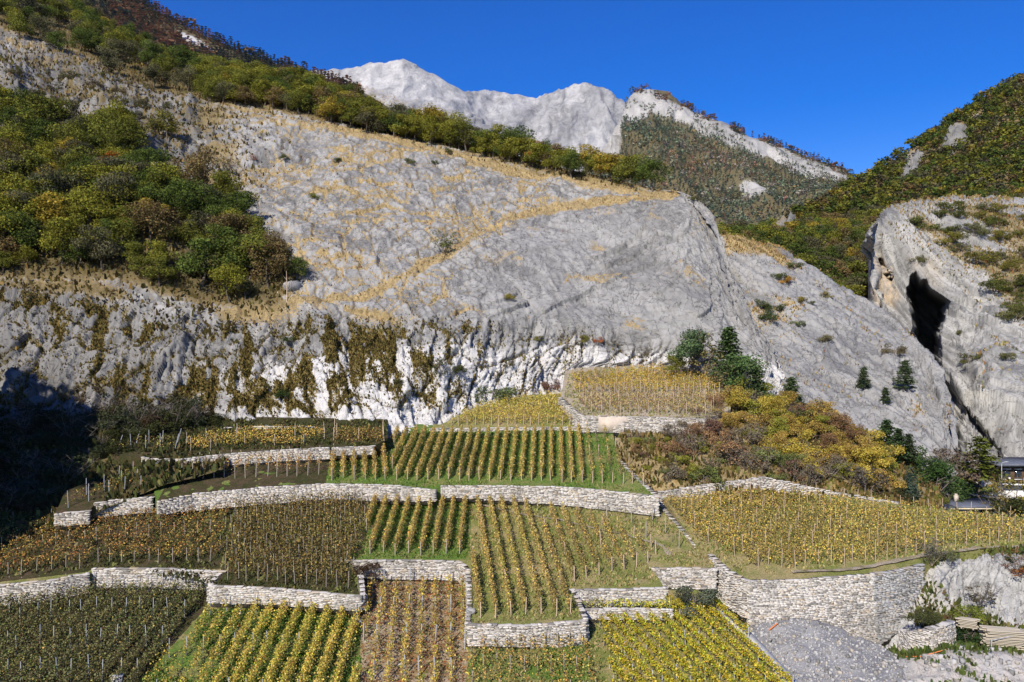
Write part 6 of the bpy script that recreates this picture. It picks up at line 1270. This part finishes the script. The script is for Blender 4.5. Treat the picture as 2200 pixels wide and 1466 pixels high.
forest('far_forest', 'scattered dark pines on the pale slopes of the middle mountain', mtn, [(1330, 210), (1480, 240), (1830, 390), (1640, 345), (1400, 240), (1340, 262)], 420, 6.0, (4, 9), [(3, (0.06, 0.08, 0.045)), (2, (0.1, 0.1, 0.06))], nl=20, conifer=0.4, thin=-0.1)
forest('larch_forest', 'rust-brown larch forest on the far left spur', spur, [(100, -250), (240, -60), (340, 14), (450, 72), (570, 122), (660, 148), (770, 185), (770, 260), (560, 240), (300, 120), (100, 0)], 2200, 4.4, (7, 18), [(4, (0.15, 0.075, 0.04), 1.5), (3, (0.10, 0.06, 0.035), 1), (3, (0.035, 0.045, 0.035), -1.5), (1, (0.05, 0.05, 0.03))], cond=SCREE < 0.4, nl=22, conifer=0.9, wide=1.5)

# dry grass rooted in the rock: tufts nobody could count
def surf_tufts(name, label, surf, mask, n, cols, size, fx=1.0):
    a = np.linalg.norm(np.cross(np.gradient(surf.p, axis=1), np.gradient(surf.p, axis=0)), axis=2)
    w = (a * np.clip(mask, 0, 1) * (np.arange(surf.nv)[:, None] <= np.argmin(surf.py, axis=0)[None]) * (surf.px > -60) * (surf.px < 2260) / surf.p[..., 1] ** 1.0).ravel()
    k = RT.choice(w.size, n, p=w / w.sum()); P3 = surf.p.reshape(-1, 3); du = np.gradient(surf.p, axis=1).reshape(-1, 3); dv = np.gradient(surf.p, axis=0).reshape(-1, 3)
    b = P3[k] + du[k] * RT.uniform(-.5, .5, (n, 1)) + dv[k] * RT.uniform(-.5, .5, (n, 1)) - np.array([0, 0, 0.05])
    h = size * RT.uniform(0.5, 1.5, n); an = RT.uniform(0, 6.28, n); wv = np.stack([np.cos(an), np.sin(an), 0 * an], 1) * (h * 0.5)[:, None]
    nn = surf.n.reshape(-1, 3)[k]; tip = b + np.array([0, 0, 0.8]) * h[:, None] + nn * (h * 0.5)[:, None] + RT.normal(0, 0.25, (n, 3)) * h[:, None]
    V = np.stack([b - wv, b + wv, tip + wv * 0.6, tip - wv * 0.4], 1).reshape(-1, 3)
    link(name, build_mesh(name, V, np.arange(4 * n).reshape(n, 4), M['leaf'], {'lc': ('FACE', pick_cols(cols, n, RT))}), label=label, kind='stuff', color=(1, 1, 1))
OG = [(3, (0.36, 0.25, 0.10)), (3, (0.28, 0.2, 0.08)), (2, (0.44, 0.33, 0.15)), (1, (0.2, 0.16, 0.06)), (0.6, (0.3, 0.14, 0.06))]
MG = [(3, (0.12, 0.095, 0.03)), (3, (0.17, 0.13, 0.04)), (2, (0.075, 0.065, 0.025)), (1, (0.24, 0.17, 0.06))]
A_ = hill.attr
surf_tufts('dry_grass', 'ochre grass in the joints of the rock slab', hill, A_['grass'] ** 1.5 * (1 - A_['floor']) * (hill.py < 720), 8000, OG, 0.2)
surf_tufts('moss_and_grass', 'brown moss and grass on the lower cliff', hill, A_['moss'] ** 1.5, 40000, MG, 0.2)
surf_tufts('undergrowth', 'brown undergrowth between the oaks on the left', hill, A_['floor'] * (hill.py > -40), 22000, MG + [(2, (0.2, 0.15, 0.06))], 0.42)
surf_tufts('dry_grass', 'ochre grass on the gorge slab', slab2, slab2.attr['grass'] ** 1.5, 4500, OG, 0.24)
surf_tufts('dry_grass', 'pale grass on the shoulder of the gorge cliff', gor, gor.attr['grass'] ** 1.2, 8000, OG + [(3, (0.2, 0.18, 0.08))], 0.35)
surf_tufts('undergrowth', 'scrub and grass on the shrub bank', bank_r, bank_r.px * 0 + 1, 9000, MG + [(2, (0.28, 0.2, 0.08)), (1, (0.15, 0.17, 0.04))], 0.35)
surf_tufts('undergrowth', 'dark weeds on the shaded bank', bank_l, bank_l.px * 0 + 1, 9000, KG, 0.4)
surf_tufts('weeds', 'green weeds on the quarry face', face, face.attr['grass'], 2500, [(2, (0.08, 0.1, 0.03)), (2, (0.14, 0.15, 0.04)), (1, (0.2, 0.15, 0.07))], 0.3)
surf_tufts('weeds', 'green weeds at the foot of the quarry', pit, pit.attr['grass'], 2500, [(2, (0.07, 0.1, 0.03)), (2, (0.12, 0.15, 0.04))], 0.25)

grow(hill, [(-60, 140), (60, 135), (200, 160), (400, 215), (420, 320), (330, 320), (180, 290), (0, 285), (-60, 285)], 34, 3.0, (1.6, 3.4), [((0.09, 0.085, 0.035), 'dark olive'), ((0.11, 0.085, 0.05), 'brown'), ((0.14, 0.13, 0.03), 'yellow-olive')], [3, 2, 1], lambda c: f'{c} shrub on the dark crag', 'shrubs on the dark crag', name='crag_shrub', cat='shrub', kind=('bush', 'thin'), wide=(1.1, 1.7))

# unseen trees added on the bluff to break up the edge of its shade
V, Q, C = [], [], []; nv = 0; LB = [crown_cloud(700 + k, 130, 0.2) for k in range(3)]
for k in range(70):
    a_ = int(RT.integers(8, BLX.shape[0] - 8)); b_ = int(RT.integers(30, BLX.shape[1] - 12)); v, q, c = LB[k % 3]; h = RT.uniform(5, 9)
    if BLZ[a_, b_] < ZC - 5 or BLX[a_, b_] > -0.66 * BLY[a_, b_] - 9: continue
    V.append(v * h + np.array([BLX[a_, b_], BLY[a_, b_], BLZ[a_, b_] - 0.5])); Q.append(q + nv); nv += len(v); C.append(c * np.array(OAKC[k % 6][0]))
if V: link('added_bluff_wood', build_mesh('added_bluff_wood', np.concatenate(V), np.concatenate(Q), M['leaf'], {'lc': ('FACE', np.concatenate(C))}), label='unseen oak wood added on the shading bluff left of the view', kind='stuff', color=(1, 1, 1))

# ------------------------------------------------------------------ house, chalet, quarry yard
M['white_wall'] = mat_plain('rendered_wall', (0.62, 0.6, 0.57), 0.9, 0.12, 1.5, 0.1)
M['roofing'] = mat_plain('dark_roofing', (0.10, 0.11, 0.14), 0.45, 0.2, 2.0, 0.1)
M['darkwood'] = mat_plain('dark_wood', (0.10, 0.06, 0.035), 0.8, 0.3, 3.0, 0.2, (1, 1, 8))
M['fascia'] = mat_plain('pale_fascia', (0.62, 0.54, 0.38), 0.8, 0.1, 2.0, 0.1)
m_, t_ = newmat('window_glass'); b_ = NB(t_); bs = b_.out((0.02, 0.025, 0.03), 0.08, None, 0.6); M['glass'] = m_
def part(root, name, items, mat):
    v, q = boxes(items); return link(name, build_mesh(name, v, q, M[mat] if isinstance(mat, str) else mat), root)
h0 = P(2040, 1112, 97.0); h0[2] = ZC - 22.6
house = link('flat_roofed_house', None, loc=h0, label='small flat-roofed house with chimney at the right end of the golden field', cat='house', kind='thing')
part(house, 'wall', [(-2.2, 0.6, 1.25, 5.0, 3.4, 2.5), (1.55, 0.3, 1.35, 2.6, 3.8, 2.7), (4.55, 0.3, 1.3, 0.35, 3.8, 2.6), (2.9, 2.0, 1.3, 3.0, 0.4, 2.6)], 'white_wall')
rf = part(house, 'roof', [(-2.6, 0.4, 2.62, 5.4, 4.4, 0.22), (2.4, 0.0, 2.86, 5.6, 5.0, 0.26)], 'roofing')
part(rf, 'fascia', [(-2.6, -1.83, 2.52, 5.4, 0.06, 0.16), (2.4, -2.53, 2.70, 5.6, 0.06, 0.14)], 'fascia')
part(rf, 'chimney', [(1.0, 0.4, 3.35, 0.42, 0.42, 0.8), (1.0, 0.4, 3.82, 0.28, 0.28, 0.22)], 'plaster')
dr = part(house, 'door', [(3.6, -0.2, 1.1, 1.5, 0.08, 2.2)], 'darkwood'); part(dr, 'pane', [(3.2, -0.25, 1.3, 0.45, 0.04, 1.2), (3.95, -0.25, 1.3, 0.45, 0.04, 1.2)], 'glass')
part(house, 'window', [(-2.6, -1.12, 1.5, 1.2, 0.06, 0.9)], 'glass'); part(house, 'post', [(2.95, -1.6, 1.3, 0.14, 0.14, 2.6)], 'darkwood')
c0 = P(2205, 1075, 107.0); c0[2] = ZC - 22.4
ch = link('chalet', None, loc=c0, label='white house with dark timber upper floor cut by the right edge', cat='house', kind='thing')
part(ch, 'wall', [(0.5, 2.5, 1.6, 8.0, 5.0, 3.2)], 'white_wall'); part(ch, 'timber_storey', [(0.5, 2.5, 4.45, 7.8, 4.9, 2.4)], 'darkwood')
part(ch, 'roof', [(0.3, 2.3, 5.85, 9.0, 6.6, 0.28)], 'roofing'); part(ch, 'balcony', [(0.5, -0.5, 3.25, 8.0, 1.1, 0.14)], 'white_wall')
for k in range(5):
    w_ = part(ch, 'window', [(-2.6 + 1.5 * k, 0.0, 4.5, 0.9, 0.1, 1.3)], 'glass'); part(w_, 'lintel', [(-2.6 + 1.5 * k, -0.03, 5.2, 1.06, 0.08, 0.1)], 'white_wall'); part(w_, 'sill', [(-2.6 + 1.5 * k, -0.03, 3.82, 1.06, 0.12, 0.1)], 'white_wall')
for k in range(4): part(ch, 'baluster', [(-2.9 + 2.1 * k, -0.95, 3.75, 0.28, 0.2, 1.0)], 'white_wall')
part(ch, 'railing', [(0.5, -1.0, 4.2, 8.0, 0.08, 0.08), (0.5, -1.0, 3.8, 8.0, 0.06, 0.06)], 'darkwood')
lp0 = P(2152, 1060, 103.0); lv_, lq_ = tubes([([[0, 0, -1], [0, 0, 3.9]], [0.06, 0.05]), ([[0, 0, 3.9], [0.5, 0, 4.05]], [0.04, 0.03])], 6)
lamp = link('lamp_post', None, loc=lp0, label='thin grey lamp post in front of the dark timber house', cat='lamp post'); link('pole', build_mesh('pole', lv_, lq_, M['metal']), lamp); part(lamp, 'lamp_head', [(0.62, 0, 4.06, 0.5, 0.16, 0.09)], 'metal')

# gravel heap under the big wall
heap = Surf([
 (1572, [(1560, 60), (1490, 63.5), (1440, 66.5), (1392, 69.3), (1360, 71.2), (1362, 73)]), (1612, [(1560, 59.5), (1480, 63), (1420, 66.5), (1372, 69.3), (1345, 71.2), (1350, 73)]), (1660, [(1580, 58.5), (1490, 62.5), (1425, 66), (1372, 69.2), (1338, 71.3), (1345, 73)]),
 (1710, [(1600, 57.5), (1490, 62), (1420, 66), (1366, 69), (1331, 71), (1340, 73)]), (1770, [(1600, 57.5), (1495, 61.5), (1430, 65.5), (1378, 68.6), (1342, 70.8), (1352, 73)]),
 (1850, [(1600, 57.5), (1500, 61), (1445, 64.8), (1402, 67.6), (1372, 69.6), (1382, 72)]), (1920, [(1600, 57.5), (1500, 61), (1460, 64), (1430, 66.4), (1408, 68.2), (1420, 71)]),
 (1985, [(1610, 57.5), (1515, 61), (1490, 63), (1470, 65), (1455, 66.5), (1470, 69)])], 155, 100)
xx, yy = heap.p[..., 0], heap.s
heap.push(0.22 * fbm(xx * 0.6, yy * 0.6, oct=4, seed=851) + 0.10 * fbm(xx * 2.5, yy * 2.5, oct=3, seed=852) + 0.5 * np.exp(-(((heap.px - 1915) / 40) ** 2 + ((heap.py - 1455) / 28) ** 2)))
i = np.arange(heap.nv * heap.nu).reshape(heap.nv, heap.nu); heap.px, heap.py = proj(heap.p); heap.normals()
mg, tg = newmat('gravel'); bb = NB(tg); v_ = bb.coord(); n1 = bb.noise(v_, 0.5, 5, 0.6); n2 = bb.vor(v_, 7.0); n3 = bb.noise(v_, 9.0, 4, 0.7)
cg = bb.mix(bb.step(n1, 0.35, 0.65), (0.17, 0.17, 0.178), (0.29, 0.285, 0.28)); cg = bb.mix(bb.step(n2, 0.6, 0.98), cg, (0.42, 0.41, 0.40)); cg = bb.mix(bb.math('MULTIPLY', bb.step(n3, 0.5, 0.7), 0.5), cg, (0.14, 0.135, 0.13))
bb.out(cg, 0.95, bb.bump(bb.math('ADD', n3, n2), 0.8, 0.08)); M['gravel'] = mg
link('gravel_heap', build_mesh('gravel_heap', heap.p.reshape(-1, 3), np.stack([i[:-1, :-1], i[:-1, 1:], i[1:, 1:], i[1:, :-1]], -1).reshape(-1, 4), mg), label='grey gravel heap tipped against the big retaining wall', kind='stuff')
RQ = np.random.default_rng(9)
def rubble(name, label, surf, poly, n, sz, cols, power=3):
    pts = surf.scatter(poly, n, 0.12, RQ); V, T, Q, C = [], [], [], []; nv = 0
    for p in pts:
        v, t, q = STV[int(RQ.integers(14))]; s_ = sz[0] + (sz[1] - sz[0]) * RQ.random() ** power; sc3 = s_ * RQ.uniform(0.6, 1.3, 3); a = RQ.uniform(0, 6.28); v = v * sc3
        V.append(np.stack([v[:, 0] * math.cos(a) - v[:, 1] * math.sin(a), v[:, 0] * math.sin(a) + v[:, 1] * math.cos(a), v[:, 2] + v[:, 0] * RQ.normal(0, .3)], 1) + p + np.array([0, 0, s_ * 0.15])); T.append(t + nv); Q.append(q + nv); nv += 10
        c = RQ.random(); C.append(c)
    sc_ = np.concatenate([np.repeat(C, 8), np.repeat(C, 4)])
    link(name, build_mesh(name, np.concatenate(V), [np.concatenate(T), np.concatenate(Q)], M['stone_old'] if cols else M['stone'], {'sc': ('FACE', sc_)}), label=label, kind='stuff')
rubble('gravel', 'loose pale stones strewn over the gravel heap', heap, [(1600, 1330), (1720, 1325), (1900, 1390), (1990, 1450), (1990, 1640), (1600, 1640)], 3000, (0.04, 0.26), True)
rubble('rubble', 'broken stones below the quarry face', pit, [(1880, 1400), (2060, 1385), (2300, 1395), (2300, 1560), (1980, 1560), (1940, 1440)], 500, (0.06, 0.4), True)
# the rounded bastion and the yard's odds and ends
arc = [P(1940, 1356, 69.8), P(1962, 1356, 68.2), P(1995, 1350, 67.4), P(2025, 1340, 67.8), P(2042, 1333, 69.5)]
wall('rounded stone bastion standing below the weathered wall', arc, [2.0, 2.4, 2.6, 2.4, 2.2], 200, group=NEAR, thick=0.6, rough=1.2, sl=0.3, sh=0.11)
nb_ = tree('shrub', 'dark scrub sprouting on top of the rounded bastion', 'shrub', 'bush', P(1985, 1335, 70.2), 1.3, (0.07, 0.075, 0.03), None, 1.9)
tree('shrub', 'dark green ivy between bastion and plank stack', 'shrub', 'bush', P(2075, 1385, 69.2), 2.3, (0.035, 0.06, 0.02), None, 1.2)
tree('shrub', 'yellow-green scrub above the plank stack', 'shrub', 'bush', P(2085, 1330, 71.5), 1.7, (0.15, 0.17, 0.03), None, 1.6)
tree('shrub', 'brown dry bush on the quarry face', 'shrub', 'thin', P(2105, 1300, 73), 1.8, (0.09, 0.075, 0.04), None, 1.6)
tree('shrub', 'rust-brown bush at the right edge above the quarry', 'shrub', 'thin', P(2196, 1245, 74), 2.4, (0.22, 0.1, 0.04), None, 1.5)
tree('shrub', 'dark weeds on the lip of the quarry', 'shrub', 'bush', P(2180, 1215, 75), 1.1, (0.05, 0.06, 0.025), None, 1.8)
tree('shrub', 'grey weeds by the field path', 'shrub', 'bush', P(2045, 1205, 75.5), 1.1, (0.12, 0.13, 0.06), None, 1.4)
M['plank'] = mat_plain('sawn_plank', (0.47, 0.41, 0.31), 0.8, 0.22, 2.0, 0.1, (0.4, 5, 5))
plank_v, plank_q = boxes([(0, 0, 0, 1, 1, 1)]); PK = build_mesh('plank', plank_v, plank_q, M['plank'])
def stack(loc, label, nl, nw, L, rot):
    r = link('plank_stack', None, loc=loc, rotz=rot, label=label, cat='plank stack', group='stacked planks')
    part(r, 'bearer', [(-L * 0.3, 0, 0.06, 0.12, nw * 0.26, 0.12), (L * 0.3, 0, 0.06, 0.12, nw * 0.26, 0.12)], 'wood')
    for a in range(nl):
        for b in range(nw):
            o = link('plank', PK, r, loc=(RQ.normal(0, 0.12), (b - (nw - 1) / 2) * 0.26 + RQ.normal(0, 0.015), 0.17 + a * 0.125), scale=(L * RQ.uniform(0.85, 1.05), 0.24, 0.085)); o.rotation_euler = (0, RQ.normal(0, 0.012), RQ.normal(0, 0.02))
sp = P(2152, 1398, 67.5)
stack(sp, 'big stack of pale sawn planks at the right edge', 14, 5, 3.0, -0.25); stack(P(2078, 1350, 69.5), 'small stack of short planks beside the bastion', 6, 3, 1.5, -0.5)
M['orange'] = mat_plain('orange_plastic', (0.75, 0.22, 0.06), 0.5, 0.1, 2.0, 0.05)
v, q = tubes([([heap.at(1652, 1356) + np.array([0, 0, .15]), heap.at(1668, 1346) + np.array([0, 0, .18]), heap.at(1682, 1338) + np.array([0, 0, .2])], [0.06, 0.06, 0.06])], 6); link('orange_pipe', build_mesh('orange_pipe', v, q, M['orange']), label='short orange plastic pipe lying on the gravel heap', cat='pipe')
cp = [pit.at(x, y) + np.array([0, 0, 0.08]) for x, y in [(1888, 1400), (1915, 1408), (1945, 1412), (1980, 1413), (2010, 1406), (2035, 1398)]]
v, q = tubes([(cp, [0.035] * len(cp))], 5); link('barrier_rope', build_mesh('orange_cord', v, q, M['orange']), label='orange barrier rope on the ground before the bastion', cat='rope')
v, q = tubes([([P(2130, 1400, 66.8), P(2130, 1372, 66.8)], [0.04, 0.04]), ([P(2210, 1360, 66.8), P(2130, 1376, 66.8)], [0.03, 0.03])], 5); link('railing', build_mesh('railing', v, q, M['metal']), label='thin metal railing in front of the plank stack', cat='railing', kind='thing')
# olive bush, bare shrubs, dead pole, boulder, box
tree('olive_bush', 'round grey-green olive bush before the stone wall', 'bush', 'bush', P(1496, 1312, 70.3), 3.1, (0.11, 0.125, 0.08), None, 1.05, var=1)
tree('shrub', 'small yellow vine shoot left of the olive bush', 'shrub', 'bush', P(1450, 1296, 70.8), 1.1, (0.4, 0.33, 0.04), None, 1.2)
tree('shrub', 'dark brown bramble at the thicket corner', 'shrub', 'bush', PLB.at(792, 1228) - np.array([0, 0, .2]), 1.3, (0.06, 0.035, 0.02), None, 1.7)
tree('bare_shrub', 'leafless grey shrub on the edge of the big wall', 'shrub', 'thin', P(2000, 1212, 76), 2.6, (0.12, 0.12, 0.08), None, 1.1)
for px, py, h_, l_ in [(616, 648, 4.6, 'pale dead tree trunk standing by the boulder')]:
    b0 = hill.at(px, py); r = link('dead_tree', None, loc=b0, label=l_, cat='tree'); v, q = tubes([([[0, 0, -0.3], [0.05, 0, h_ * 0.5], [-0.05, 0, h_]], [0.09, 0.07, 0.03])], 5)
    link('trunk', build_mesh('trunk', v, q, M['palepost']), r); v, q = tubes([([[0.03, 0, h_ * 0.5], [0.6, 0.1, h_ * 0.68]], [0.04, 0.01]), ([[0, 0, h_ * 0.7], [-0.5, 0, h_ * 0.82]], [0.03, 0.01])], 4); link('branch', build_mesh('branch', v, q, M['palepost']), r)
def boulder(loc, size, label, seed, mat='rock'):
    n = 12; a = np.linspace(0, 2 * math.pi, n, endpoint=False); V = [[0, 0, 1]]
    for k in range(1, 6):
        t = math.pi * k / 6
        V += [[math.sin(t) * math.cos(x), math.sin(t) * math.sin(x), math.cos(t)] for x in a]
    V.append([0, 0, -1]); V = np.array(V); V = np.sign(V) * np.abs(V) ** 0.6
    V *= (1 + 0.22 * fbm(V[:, 0] * 1.3 + seed, V[:, 1] * 1.3, V[:, 2] * 1.3, oct=3, seed=seed))[:, None]; V = V * np.array(size)
    T = [(0, 1 + k, 1 + (k + 1) % n) for k in range(n)] + [(1 + 4 * n + (k + 1) % n, 1 + 4 * n + k, 1 + 5 * n) for k in range(n)]
    Q = [(1 + r_ * n + k, 1 + (r_ + 1) * n + k, 1 + (r_ + 1) * n + (k + 1) % n, 1 + r_ * n + (k + 1) % n) for r_ in range(4) for k in range(n)]
    link('boulder', build_mesh('boulder', V, [np.array(T), np.array(Q)], M[mat], {'white': ('POINT', np.full(len(V), 0.5))}), loc=loc, rotz=seed * 1.3, label=label, cat='boulder')
boulder(hill.at(628, 622) + np.array([0, 0, 0.5]), (1.5, 1.1, 0.9), 'pale squarish boulder at the edge of the left wood', 3)
boulder(PLC.at(773, 1338) + np.array([0, 0, 0.1]), (0.3, 0.25, 0.22), 'small pale boulder on the reddish soil plot', 5)
boulder(PLB.at(1012, 1318) + np.array([0, 0, 0.2]), (0.45, 0.3, 0.25), 'loose boulder on the line of coping stones', 7)
bx = PLC.at(252, 1470); v, q = boxes([(0, 0, 0.3, 0.75, 0.55, 0.6), (0, 0, 0.63, 0.85, 0.65, 0.06)]); link('box', build_mesh('box', v, q, M['white_wall']), loc=bx, rotz=0.2, label='small pale box at the bottom edge among dark vines', cat='box')

# ------------------------------------------------------------------ air between here and the peaks
hv, hq = boxes([(0, 2500, ZC + 760, 10400, 9400, 1600)])
mh, th = newmat('air'); vn = th.nodes.new('ShaderNodeVolumePrincipled'); vn.inputs['Density'].default_value = 1.8e-5; vn.inputs['Color'].default_value = (0.75, 0.87, 1.0, 1); vn.inputs['Anisotropy'].default_value = 0.2
oh = th.nodes.new('ShaderNodeOutputMaterial'); th.links.new(vn.outputs[0], oh.inputs['Volume'])
link('haze', build_mesh('haze', hv, hq, mh), kind='stuff', label='thin blue air over the whole valley')
